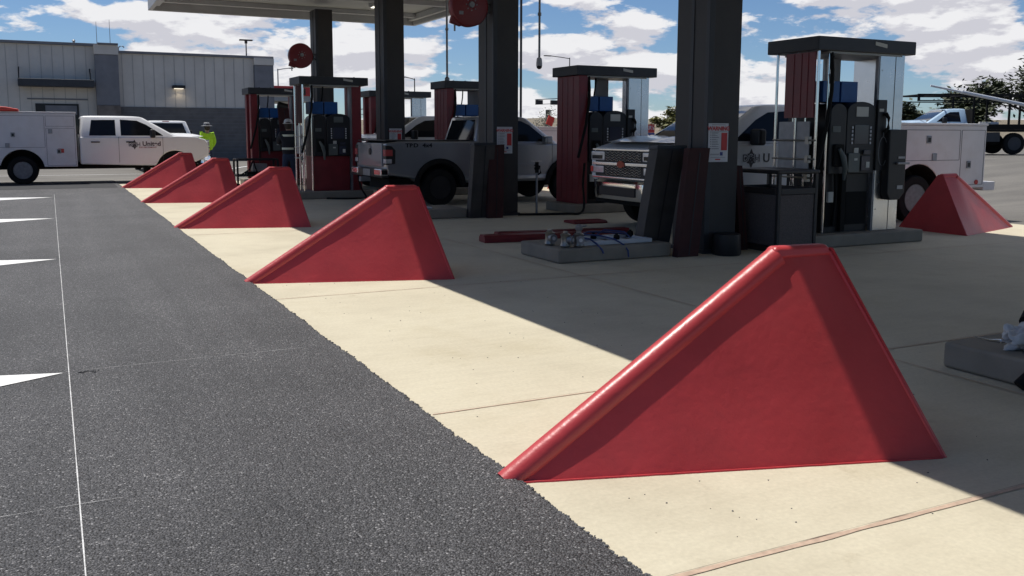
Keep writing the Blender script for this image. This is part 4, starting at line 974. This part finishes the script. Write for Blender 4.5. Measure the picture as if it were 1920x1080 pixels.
# grey pickup with long side towards the camera
def pickup(loc, rz, lab):
    t = thing('pickup_truck', loc, lab, 'pickup truck', rz); Wd = .93; WB = 3.10
    pts = [(-1.14, .66), (-1.17, .80), (-1.18, 1.30), (-.9, 1.335), (.84, 1.335), (1.8, 1.30), (2.72, 1.29), (3.3, 1.27), (3.85, 1.14), (3.95, .98), (3.95, .70), (3.6, .52)] + arc(WB, .40, .47, 15, 165, 14) + [(2.58, .47), (.55, .47)] + arc(0, .40, .49, 10, 170, 14) + [(-.56, .58)]
    bd = MB().prism(pts, 'y', -Wd, Wd).build('body', M_silver, t, 0.05, seg=4, ang=50)
    # shoulder crease and lower crease
    for s in (-1, 1):
        b = MB().hexa([(.52, s * Wd, .50), (2.55, s * Wd, .50), (2.6, s * Wd, .62), (.5, s * Wd, .62)], [(.6, s * (Wd + .03), .53), (2.5, s * (Wd + .03), .53), (2.5, s * (Wd + .02), .60), (.6, s * (Wd + .02), .60)])
        b.build('sill', M_silver, t, .01)
        b = MB().prism([(1.1, .86), (2.5, .86), (2.44, .80), (1.0, .79)], 'y', s * Wd, s * (Wd + .014)); b.build('door_crease', M_silver, t, .006)
        # flares
        for cx in (0, WB):
            outer = arc(cx, .40, .585, 0, 180, 18); inner = arc(cx, .40, .485, 180, 0, 18)
            MB().prism(outer + inner, 'y', s * (Wd - .02), s * (Wd + .045)).build('wheel_flare', M_rubber, t, .012)
    gh = greenhouse(t, bd, 0.86, 2.86, 1.00, 2.12, 1.29, 1.87, .895, .72,
                    [[(1.22, 1.38), (1.48, 1.34), (1.48, 1.70), (1.27, 1.70)], [(1.60, 1.33), (2.62, 1.33), (2.54, 1.40), (2.20, 1.68), (2.0, 1.77), (1.60, 1.79)]], M_silver)
    door_lines(t, (.84, 1.55, 2.70), .58, 1.30, Wd + .0005)
    MB().box(-1.16, .82, -.86, .86, 1.337, 1.36).build('bed_cover', M_black, t, .01)
    for s in (-1, 1):
        MB().box(1.74, 1.94, s * (Wd + .014) - .015, s * (Wd + .014) + .015, 1.10, 1.135).build('door_handle', M_silver, t, .008)
        MB().box(2.42, 2.60, min(s * .92, s * 1.14), max(s * .92, s * 1.14), 1.28, 1.45).build('mirror', M_silver, t, .04, seg=3)
        l = MB().prism([(-1.185, .86), (-.98, .88), (-.97, 1.16), (-1.05, 1.24), (-1.19, 1.26)], 'y', min(s * .76, s * (Wd + .012)), max(s * .76, s * (Wd + .012))).build('tail_light', M_black, t, .02)
        MB().box(-1.197, -1.06, min(s * .80, s * (Wd + .018)), max(s * .80, s * (Wd + .018)), .89, .98).build('reverse_lens', M_light, l, .01)
        MB().box(-1.20, -1.04, min(s * .80, s * (Wd + .017)), max(s * .80, s * (Wd + .017)), 1.04, 1.17).build('brake_lens', mat('brake_pink', (.45, .08, .08), .25), l, .01)
    tg = MB().box(-1.20, -1.175, -.73, .73, .82, 1.30).build('tailgate', M_silver, t, .015)
    MB().lathe([(.07, -1.215), (.07, -1.20)], 'x', (0, -.05, 1.12), 16).build('tailgate_handle', M_black, tg)
    b = MB().box(-1.26, -1.10, -.90, .90, .60, .78).build('rear_bumper', M_black, t, .02)
    for s in (-1, 1): MB().box(-1.30, -1.12, min(s * .52, s * .92), max(s * .52, s * .92), .64, .79).build('bumper_corner', M_chrome, t, .03)
    MB().box(-1.42, -1.2, -.05, .05, .50, .60).box(-1.275, -1.262, -.22, .22, .62, .76).build('tow_hitch', M_galv, t, .01)
    MB().box(-1.0, 3.7, -.6, .6, .36, .56).build('chassis', M_rubber, t)
    b = MB()
    for cx in (0, WB):
        for s in (-1, 1): well(t, cx, .40, .484, s * .45, s * .92)
    for wx in (0, WB):
        for s in (-1, 1): wheel(t, wx, s * .82, .385, .26, s, M_black, 'spoke')
    text('TRD', .11, 'bed_decal', M_black, t, face_front(-.62, -Wd - .004, 1.25), .004, sx=1.3); text('4x4', .11, 'bed_decal', M_black, t, face_front(-.28, -Wd - .004, 1.25), .004, sx=1.3)
    text('TACOMA', .05, 'door_lettering', M_light, t, face_front(2.3, -Wd - .006, .90), .001, sx=1.3)
    MB().box(3.93, 3.97, -.7, .7, .6, 1.05).build('grille', M_black, t)
    for s in (-1, 1): MB().box(3.80, 3.965, min(s * .6, s * .92), max(s * .6, s * .92), .88, 1.08).build('headlight', M_light, t, .02)
    return t
pickup((7.18, 18.62, .001), math.radians(1.5), 'grey pickup with black wheel flares and off-road decal, parked behind the second red guard')

# white pickup seen from behind by the shop
def back_pickup(loc, rz, lab, m):
    t = thing('pickup_truck', loc, lab, 'pickup truck', rz); Wd = .98
    pts = [(-1.2, .6), (-1.22, 1.30), (.9, 1.34), (3.2, 1.36), (4.2, 1.34), (4.6, 1.2), (4.65, .7), (4.3, .55)] + arc(3.7, .42, .5, 20, 160, 12) + [(3.1, .5), (.6, .5)] + arc(0, .42, .5, 15, 165, 12) + [(-.6, .55)]
    bd = MB().prism(pts, 'y', -Wd, Wd).build('body', m, t, .05, seg=3, ang=50)
    greenhouse(t, bd, .9, 3.3, 1.04, 2.5, 1.34, 1.95, .95, .74, [[(1.2, 1.40), (1.95, 1.40), (1.95, 1.80), (1.3, 1.80)], [(2.05, 1.40), (3.0, 1.40), (2.5, 1.80), (2.05, 1.82)]], m)
    MB().box(1.04, 1.09, -.12, .12, 1.90, 1.94).build('third_brake_light', M_tail, t, .004)
    MB().box(-1.25, -1.22, -.76, .76, .85, 1.30).build('tailgate', m, t, .02)
    for s in (-1, 1):
        MB().box(-1.25, -1.15, min(s * .80, s * .985), max(s * .80, s * .985), .9, 1.26).build('tail_light', M_tail, t, .02)
        MB().box(2.75, 2.9, min(s * .95, s * 1.2), max(s * .95, s * 1.2), 1.35, 1.6).build('mirror', M_black, t, .03)
    MB().box(-1.35, -1.2, -.95, .95, .55, .72).build('rear_bumper', M_chrome, t, .02); MB().box(-1.1, 4.3, -.6, .6, .4, .55).build('chassis', M_rubber, t)
    for wx in (0, 3.7):
        for s in (-1, 1): wheel(t, wx, s * .86, .40, .26, s)
    return t
back_pickup((4.05, 36.9, .0), PI / 2, 'white pickup seen from behind with a dark rear window, beyond the left service truck', M_white)

# ================================================================== PEOPLE
def skin(name, nodes, edges, m, parent, lv=2):
    """nodes = [(x,y,z,r)]; root = first"""
    me = bpy.data.meshes.new(name); me.from_pydata([n[:3] for n in nodes], edges, []); me.materials.append(m)
    o = bpy.data.objects.new(name, me); COL.objects.link(o); o.parent = parent
    sk = o.modifiers.new('skin', 'SKIN'); sk.use_smooth_shade = True
    me.skin_vertices or None
    for i, n in enumerate(nodes):
        v = me.skin_vertices[0].data[i]; r = n[3]; v.radius = (r, r) if not isinstance(r, tuple) else r; v.use_root = (i == 0)
    ss = o.modifiers.new('subsurf', 'SUBSURF'); ss.levels = lv; ss.render_levels = lv
    return o
def person(loc, rz, lab, top, legs, arms, hat, hatm, stripes=False, lean_=0.0, s=1.0):
    """local: faces +y, x right. arms = [(elbow),(wrist)] for left and right"""
    t = thing('person', loc, lab, 'person', rz); t.scale = (s, s, s)
    ly = lean_
    hip = (0, 0, .95); ch = (0, ly * .6, 1.28); nk = (0, ly * .95, 1.47); hd = (0, ly * 1.15 + .02, 1.63)
    sh = [(-.18, ly * .9, 1.42), (.18, ly * .9, 1.42)]
    # body: skin-coloured continuous figure
    nodes = [(*hip, .085), (0, ly * .3, 1.12, .085), (*ch, .09), (nk[0], nk[1], nk[2] - .03, .075), (nk[0], nk[1], nk[2] + .03, .055), (hd[0], hd[1] - .01, hd[2] - .06, .075), (hd[0], hd[1], hd[2] + .03, .095), (hd[0], hd[1] - .01, hd[2] + .11, .06)]
    edges = [(0, 1), (1, 2), (2, 3), (3, 4), (4, 5), (5, 6), (6, 7)]
    def add(p, r, par): nodes.append((*p, r)); edges.append((par, len(nodes) - 1)); return len(nodes) - 1
    feet = []
    for k, sx in enumerate((-1, 1)):
        a = add((sx * .09, 0, .86), .085, 0); kn = legs[k][0]; an = legs[k][1]
        b_ = add(kn, .055, a); c = add(an, .04, b_); d = add((an[0] + sx * .02, an[1] + .12, .03), .03, c); feet.append((kn, an))
    for k, sx in enumerate((-1, 1)):
        a = add(sh[k], .055, 2); b_ = add(arms[k][0], .042, a); c = add(arms[k][1], .028, b_)
        w = Vector(arms[k][1]); dr = (w - Vector(arms[k][0])).normalized()
        h = add(tuple(w + dr * .07), .034, c)
        side = dr.cross(Vector((0, 0, 1))); side = side.normalized() if side.length > .1 else Vector((1, 0, 0))
        for f in range(4):
            q = w + dr * .10 + side * (-.024 + .016 * f); f1 = add(tuple(q), .010, h); add(tuple(q + dr * (.045 + .008 * (f in (1, 2))) + Vector((0, 0, -.015))), .008, f1)
        add(tuple(w + dr * .05 - side * .045 * sx), .010, h)
    skin('body', nodes, edges, M_skin, t)
    b = bmesh.new(); bmesh.ops.create_uvsphere(b, u_segments=18, v_segments=12, radius=1)
    for v in b.verts: v.co = Vector((v.co.x * .098, v.co.y * .095, v.co.z * .135)) + Vector((hd[0], hd[1] - .035, hd[2] + .035))
    me = bpy.data.meshes.new('hair'); b.to_mesh(me); b.free(); me.materials.append(M_boot); o = bpy.data.objects.new('hair', me); COL.objects.link(o); o.parent = t
    # jacket
    n2 = [(0, .0, .80, (.185, .15)), (0, ly * .3, 1.10, (.19, .15)), (*ch, (.21, .155)), (nk[0], nk[1], nk[2] - .05, (.14, .11)), (nk[0], nk[1], nk[2] + .0, (.075, .075))]
    e2 = [(0, 1), (1, 2), (2, 3), (3, 4)]
    for k, sx in enumerate((-1, 1)):
        n2.append((*sh[k], .10)); e2.append((2, len(n2) - 1)); n2.append((*arms[k][0], .078)); e2.append((len(n2) - 2, len(n2) - 1)); n2.append((*arms[k][1], .056)); e2.append((len(n2) - 2, len(n2) - 1))
    n2 = [(a, b_, c, r if isinstance(r, tuple) else (r, r)) for a, b_, c, r in n2]
    jk = skin('jacket', n2, e2, top, t)
    n3 = [(0, 0, .96, (.155, .115)), (0, 0, .88, (.15, .12))]; e3 = [(0, 1)]
    for k, sx in enumerate((-1, 1)):
        n3.append((sx * .095, 0, .80, (.095, .095))); e3.append((1, len(n3) - 1)); n3.append((*feet[k][0], (.07, .07))); e3.append((len(n3) - 2, len(n3) - 1)); n3.append((feet[k][1][0], feet[k][1][1], .07, (.062, .062))); e3.append((len(n3) - 2, len(n3) - 1))
    skin('trousers', n3, e3, M_jeans, t)
    for k in range(2):
        an = feet[k][1]; MB().prism([(-.10, .0), (.19, .0), (.19, .05), (.08, .11), (-.09, .13)], 'x', an[0] - .05, an[0] + .05, Matrix.Translation((0, an[1], .0))).build('boot', M_boot, t, .02, seg=3)
    if stripes:
        for z0, w, d, yy in ((1.02, .178, .140, ly * .2), (1.36, .200, .142, ly * .75)):
            b = MB(); bm = b.bm; rg = []
            for zz in (z0, z0 + .055):
                rg.append([bm.verts.new((w * math.cos(2 * PI * i / 24), yy + d * math.sin(2 * PI * i / 24), zz)) for i in range(24)])
            for i in range(24): bm.faces.new((rg[0][i], rg[0][(i + 1) % 24], rg[1][(i + 1) % 24], rg[1][i]))
            b.build('reflective_stripe', M_stripe, jk)
    if hat == 'hard':
        MB().lathe([(.135, .0), (.14, .012), (.112, .02), (.108, .07), (.075, .12), (.0, .135)], 'z', (hd[0], hd[1], hd[2] + .065), 24).build('hard_hat', hatm, t)
    else:
        MB().lathe([(.19, -.01), (.185, .0), (.11, .012), (.105, .08), (.07, .115), (.0, .12)], 'z', (hd[0], hd[1], hd[2] + .07), 24).build('brim_hat', hatm, t)
    return t
person((4.85, 33.0, .0), math.radians(15), 'person in a bright yellow-green high-visibility shirt and brimmed hat, beyond the left truck', M_hiviz,
       [((-.10, .03, .48), (-.11, 0, .08)), ((.10, .02, .48), (.12, -.02, .08))], [((-.23, -.02, 1.16), (-.22, .10, .95)), ((.23, -.02, 1.16), (.22, .16, .98))], 'brim', M_hatg, s=1.02)
person((5.78, 25.0, .0), math.radians(-12), 'worker in dark jacket with reflective bands and pale hard hat at the farthest left dispenser', M_jacket,
       [((-.11, .04, .48), (-.13, -.02, .08)), ((.11, .10, .49), (.14, .04, .08))], [((-.26, .22, 1.20), (-.18, .46, 1.22)), ((.28, .22, 1.22), (.24, .48, 1.28))], 'hard', M_hat, True, .12, s=1.03)

# ================================================================== CART BY THE FAR DISPENSER
t = thing('frame_cart', (4.55, 25.9, 0), 'low black metal frame cart left of the worker', 'cart')
b = MB()
for (x0, y0) in ((0, 0), (1.1, 0), (0, .55), (1.1, .55)): b.box(x0, x0 + .05, y0, y0 + .05, .12, .78)
for z0 in (.30, .74): b.box(.052, 1.098, 0, .05, z0, z0 + .05).box(.052, 1.098, .55, .60, z0, z0 + .05).box(0, .05, .052, .548, z0, z0 + .05).box(1.1, 1.15, .052, .548, z0, z0 + .05)
b.build('frame', M_black, t, .005)
b = MB().tube([(.1, .02, .34), (.35, .02, .5), (.45, .1, .72)], .02, 6).tube([(.6, .1, .34), (.5, .02, .55), (.48, .1, .72)], .02, 6).box(.3, .7, .1, .5, .352, .42); b.build('cargo', M_rubber, t)
for (x0, y0) in ((.02, .02), (1.12, .02), (.02, .57), (1.12, .57)): MB().lathe([(.06, -.02), (.06, .02)], 'y', (x0, y0, .062), 12).build('caster', M_rubber, t)
o = MB().box(0, .5, 0, .35, 0, .28).build('grey_case', M_galv, None, .02); o.location = (5.0, 26.02, .352); o.location.z = .425; o.scale = (.8, .8, .8); tag(o, 'grey metal case standing on the low black cart', 'case')

# ================================================================== STORE BUILDING
t = thing('store_building', (-2, 53, 0), 'long grey store with vertical siding and dark block base, behind the left service truck', 'building'); BX = 2
def bb(x0, x1, y0, y1, z0, z1): return (x0 + 2, x1 + 2, y0 - 53, y1 - 53, z0, z1)
wl = MB().box(*bb(3.4, 10.4, 53.0, 75, 2.85, 5.62)).build('wall', M_siding, t, smooth=False)
b = MB(); x = 3.6
while x < 10.3: b.box(*bb(x, x + .035, 52.985, 52.999, 2.86, 5.60)); x += .52
b.build('siding_seam', M_seamg, wl, smooth=False)
wl2 = MB().box(*bb(-16, 2.45, 53.0, 76, 0, 5.92)).build('wall', M_siding, t, smooth=False)
b = MB(); x = -15.8
while x < 2.3:
    b.box(*bb(x, x + .03, 52.988, 52.999, .01, 5.9)); x += .52
b.build('siding_seam', M_seamg, wl2, smooth=False)
bs = MB().box(*bb(3.42, 11.4, 52.9, 74.8, 0, 2.84)).build('base_band', M_band, t, 0.01)
b = MB(); z = .2
while z < 2.8: b.box(*bb(3.5, 11.35, 52.892, 52.899, z, z + .012)); z += .2
b.build('mortar_line', M_pil, bs, smooth=False)
MB().box(*bb(2.3, 3.42, 52.55, 54, 2.9, 5.50)).build('pilaster', M_pil, t, .01); MB().box(*bb(2.3, 3.42, 52.5, 54, 0, 2.895)).build('stone_pier', M_stone, t, .02)
MB().box(*bb(2.28, 3.44, 52.5, 54.1, 5.505, 5.98)).build('pilaster_cap', M_siding, t)
MB().box(*bb(10.41, 11.45, 52.7, 73, 2.845, 5.25)).build('pilaster', M_pil, t, .01); MB().box(*bb(10.40, 11.47, 52.65, 73.1, 5.255, 5.62)).build('pilaster_cap', M_siding, t)
b = MB().box(*bb(3.45, 11.5, 52.85, 76, 5.625, 5.75)).box(*bb(-16.1, 2.45, 52.85, 76.2, 5.925, 6.06)).box(*bb(2.46, 3.44, 52.40, 54.2, 5.985, 6.08)); b.build('roof_edge', M_pil, t, .01)
MB().box(*bb(-1.25, 2.2, 52.0, 52.99, 3.78, 4.15)).build('awning', M_fascia, t, .02)
b = MB()
for xx in (-1.2, 2.05): b.tube([Vector(bb(xx, 0, 52.2, 0, 4.15, 0)[0::2][:1] + (0, 0)) * 0 + Vector((xx + 2, -.8, 4.15)), Vector((xx + 2, -.02, 4.75))], .03, 6)
b.build('awning_rod', M_black, t)
fr = MB().box(*bb(-.55, 1.45, 52.93, 52.995, .0, 2.95)).build('door', M_black, t, .01); MB().box(*bb(-.1, 1.35, 52.91, 52.929, 2.4, 2.86)).build('transom', M_pil, fr); MB().box(*bb(-.45, .4, 52.91, 52.929, .2, 2.3)).box(*bb(.5, 1.35, 52.91, 52.929, .2, 2.3)).build('door_glass', M_glass, fr)
MB().box(*bb(-.9, 1.9, 52.96, 52.985, 3.15, 3.22)).build('conduit', M_pil, t)
lp = MB().box(*bb(6.05, 6.7, 52.55, 52.99, 3.86, 4.02)).build('wall_light', M_black, t, .02); MB().box(*bb(6.15, 6.6, 52.6, 52.95, 3.83, 3.857)).build('lens', mat('wall_light_lens', (.8, .75, .6), .4, emit=(1, .88, .7, 1.2)), lp)
ld = bpy.data.lights.new('wall_lamp', 'SPOT'); ld.energy = 6; ld.color = (1, .85, .6); ld.spot_size = 2.4; ld.shadow_soft_size = .1; lo = bpy.data.objects.new('wall_lamp', ld); COL.objects.link(lo); lo.location = (6.38, 52.72, 3.80); lo.rotation_euler = (math.radians(-14), 0, 0)
MB().tube([(5.35 - .7, -.15, 4.62), (5.2 - .7, -.35, 4.5)], .06, 10).build('wall_camera', M_sign, t)
for (x, z0, z1) in ((2.61, 6.05, 7.5), (3.28, 5.9, 7.65)):
    o = MB().tube([(0, 0, 0), (0, 0, z1 - z0)], [.02, .012], 6).build('antenna', M_galv); o.location = (x, 56, z0); tag(o, 'thin mast antenna on the store roof, ' + ('left one' if x < 3 else 'right one, slightly taller'), 'antenna', 'antennas on the store roof')
o = MB().tube([(0, 0, 0), (0, 0, .40), (.08, 0, .48), (.22, 0, .50), (.30, 0, .42)], .035, 8).build('roof_vent', M_galv); o.location = (3.68, 56, 5.75); tag(o, 'white gooseneck vent pipe on the store roof', 'vent')
o = MB().lathe([(.06, 0), (.06, .12), (.09, .16), (.03, .22)], 'z').build('roof_vent', M_galv); o.location = (1.4, 53.6, 6.06); tag(o, 'small round vent cap on the upper left store roof', 'vent')

# ================================================================== SECOND CANOPY
t = thing('far_canopy', (21.5, 78, 0), 'distant red-fascia fuel canopy seen right of the store', 'canopy')
MB().box(-9, -1.7, -3, 5, 4.48, 5.25).build('fascia', M_inkred, t, .02); MB().box(-8.9, -1.8, -2.9, 4.9, 4.05, 4.475).build('soffit', M_soffit, t)
for xx in (-5.6,): MB().box(xx, xx + .9, 0, .8, 0, 4.045).build('pillar', M_bronze, t)
MB().tube([(-4.4, -.5, 3.8), (-3.6, -.5, 3.6)], .3, 10).build('hose_reel_drum', M_black, t)

# ================================================================== LAMP POLES, SIGNALS
def lamp(x, y, z, lab, arm, r=.09, m=M_bronze, double=False):
    t = thing('street_lamp', (x, y, 0), lab, 'street lamp', group='street lamps in the distance')
    MB().tube([(0, 0, 0), (0, 0, z)], [r, r * .6], 8).build('pole', m, t)
    if double: MB().box(-.6, .6, -.2, .2, z, z + .12).box(-.12, .12, -.1, .1, z - .25, z).build('lamp_head', m, t, .02)
    else:
        MB().tube([(0, 0, z - .1), (arm * .5, 0, z + .02), (arm, 0, z + .1)], r * .5, 6).build('arm', m, t)
        MB().box(min(arm, arm * 1.35), max(arm, arm * 1.35), -.15, .15, z + .05, z + .15).build('lamp_head', m, t, .02)
    return t
lamp(17.05, 90, 10.1, 'black twin-headed lamp pole behind the store roof', 0, double=True)
lamp(19.95, 90, 7.6, 'grey lamp pole with a short arm just right of the store', 1.1, m=M_galv)
lamp(33.9, 90, 7.1, 'thin lamp pole right of the third column', -1.0)
lamp(52.3, 90, 9.9, 'lamp pole with a long left-pointing arm above the red-sided dispenser', -2.4, m=M_bronze)
t = thing('sign_pole', (46.2, 90, 0), 'tall dark plain pole rising out of the picture between the columns', 'pole'); MB().tube([(0, 0, 0), (0, 0, 22)], .13, 12).build('mast', M_bronze, t); MB().box(-1.6, 1.6, -.3, .3, 19, 22.5).build('head', M_fascia, t)
t = thing('radio_mast', (75, 110, 0), 'very thin mast left of the column beside the trash bin', 'mast'); MB().tube([(0, 0, 0), (0, 0, 6.6)], .04, 6).build('mast', M_galv, t)
def signal(x0, x1, y, z, lab, heads):
    t = thing('traffic_signal', (x1, y, 0), lab, 'traffic signal', group='traffic signals at the far junction')
    MB().tube([(0, 0, 0), (0, 0, z + 1.2)], .14, 8).build('pole', M_galv, t)
    MB().tube([(0, 0, z + .75), (x0 - x1, 0, z + .35)], .07, 6).tube([(0, 0, z), (x0 - x1, 0, z - .35)], .05, 6).build('mast_arm', M_galv, t)
    for hx in heads: MB().box(hx - .55 - x1, hx + .55 - x1, -.25, .15, z - .35, z + .30).build('signal_head', M_black, t, .05)
    return t
t = signal(64.0, 71, 120, 6.1, 'mast-arm traffic signal left of the red-sided dispenser', (64.6, 67.1))
MB().box(-2.3, -1.0, -.2, -.1, 5.9, 6.6).build('street_sign', mat('street_green', (.12, .2, .14), .5), t)
signal(37.2, 42, 120, 4.3, 'far traffic signal arm between the dispenser and the third column', (41.0,))
t = thing('traffic_signal', (66.0, 120, 0), 'small post-mounted traffic signal in front of the pale bush', 'traffic signal', group='traffic signals at the far junction'); MB().tube([(.5, 0, 0), (.5, 0, 5.0)], .1, 8).build('pole', M_galv, t); MB().box(-.3, .25, -.3, 0, 3.4, 5.0).build('signal_head', M_black, t, .05)
o = MB().box(-.18, .18, -.02, .02, 0, .45).build('safety_flag', M_orange); o.location = (22.1, 40, 1.92); o.rotation_euler = (0, .35, 0); tag(o, 'bright red-orange safety flag above the pickup windshield', 'flag')
t = thing('road_barrier', (23.6, 42, .3), 'red and white striped barrier and machine parts behind the pickup nose', 'barrier'); MB().box(-.9, .3, -.2, .2, -.3, 1.1).build('base', M_orange, t, .1)
for i in range(5): MB().box(-.55 + .25 * i, -.3 + .25 * i, -.25, -.21, 1.05 + .17 * i, 1.25 + .17 * i).build('striped_board', M_orange if i % 2 else M_sign, t)
t = thing('shop_sign', (42.2, 60, .65), 'small red sign with white letters above the truck hood', 'sign'); MB().box(-.42, .42, -.05, .05, .95, 1.62).build('panel', M_inkred, t); text("RR's", .42, 'lettering', M_sign, t, face_front(0, -.055, 1.32), .006); MB().box(-.42, .42, -.06, .06, .78, .94).build('base_strip', M_inkblue, t); MB().box(-.05, .05, -.04, .04, -.7, .78).build('post', M_galv, t)

# ================================================================== TREES
def tree(x, y, z, h, w, seed, lab, m=M_leafd, n=2600, leaf=.16, trunk=.16, group='trees beyond the lot'):
    rr = random.Random(seed); t = thing('tree', (x, y, z), lab, 'tree', group=group)
    b = MB(); tips = []
    def branch(p, d, L_, r, lv):
        q = [p]; dd = d.copy()
        for k in range(3):
            dd = (dd + Vector((rr.uniform(-.25, .25), rr.uniform(-.25, .25), rr.uniform(-.05, .2)))).normalized(); q.append(q[-1] + dd * L_ / 3)
        b.tube(q, [r, r * .85, r * .7, r * .5], 6)
        if lv == 0: tips.append((q[-1], L_)); tips.append((q[2], L_)); return
        for k in range(3 + (lv > 1)):
            a = rr.uniform(0, 2 * PI); e = (dd * .8 + Vector((math.cos(a), math.sin(a), rr.uniform(-.1, .5))) * .8).normalized()
            branch(q[-1 if k % 2 else 2], e, L_ * rr.uniform(.6, .8), r * .5, lv - 1)
    branch(Vector((0, 0, 0)), Vector((0, 0, 1)), h * .32, trunk, 2)
    b.build('trunk', M_bark, t)
    zs = max(p.z for p, _ in tips); sc = h / zs; rxy = max(math.hypot(p.x, p.y) for p, _ in tips)
    bm = bmesh.new(); per = max(1, n // len(tips))
    for p, L_ in tips:
        cl = rr.uniform(.6, 1.25) * h * .085
        c = Vector((p.x, p.y, p.z)); kz = rr.uniform(.6, .95)
        for k in range(per):
            o_ = Vector((rr.gauss(0, 1), rr.gauss(0, 1), rr.gauss(0, kz))) * cl * .62; pos = c + o_
            a = Vector((rr.uniform(-1, 1), rr.uniform(-1, 1), rr.uniform(-.6, .6))).normalized(); c2 = a.cross(Vector((rr.uniform(-1, 1), rr.uniform(-1, 1), 1))).normalized(); s_ = leaf * rr.uniform(.6, 1.2)
            vs = [bm.verts.new(pos + a * s_), bm.verts.new(pos + c2 * s_ * .45), bm.verts.new(pos - a * s_), bm.verts.new(pos - c2 * s_ * .45)]; bm.faces.new(vs)
    me = bpy.data.meshes.new('crown'); bm.to_mesh(me); bm.free(); me.materials.append(m); o = bpy.data.objects.new('crown', me); COL.objects.link(o); o.parent = t
    s2 = w / (2 * rxy) if rxy > 0 else 1; t.scale = (s2, s2, sc * .92)
    return t
specs = [  # px direction based places, converted by hand to the plan
    (49.5, 43.2, 2.3, 4.4), (52.0, 43.8, 2.0, 4.6), (54.6, 42.6, 2.7, 4.8), (57.0, 41.9, 3.7, 5.2), (59.2, 39.5, 5.3, 6.4), (62.5, 39.5, 4.4, 5.6), (56.0, 45.5, 2.3, 5.0), (63.8, 36.6, 4.2, 5.2)]
tl = ['low dark tree directly right of the steel dispenser cover', 'low bushy dark tree second from the left in the right-hand tree row', 'dark tree behind the cab of the flatbed truck', 'dark tree behind the front of the pipe rack', 'tallest dark tree with an uneven top above the pipe rack', 'dark tree at the right edge behind the pipe rack', 'dark tree in the back of the tree row behind the flatbed truck cab', 'dark tree cut by the right edge of the picture']
for i, (x, y, h, w) in enumerate(specs): tree(x, y, .55, h * 1.22, w, 20 + i, tl[i], n=3000, leaf=.115, trunk=.14)
for i in range(5): pass
tree(36.6, 49.6, 0.5, 2.7, 3.2, 50, 'yellow-green bush beside the small red sign', M_leafy, 2600, .10, .08)
tree(31.5, 58, 0.0, 3.4, 1.9, 51, 'pale leafless-looking small tree behind the traffic signal', mat('leaf_pale', (.28, .27, .22), .8), 900, .06, .05)
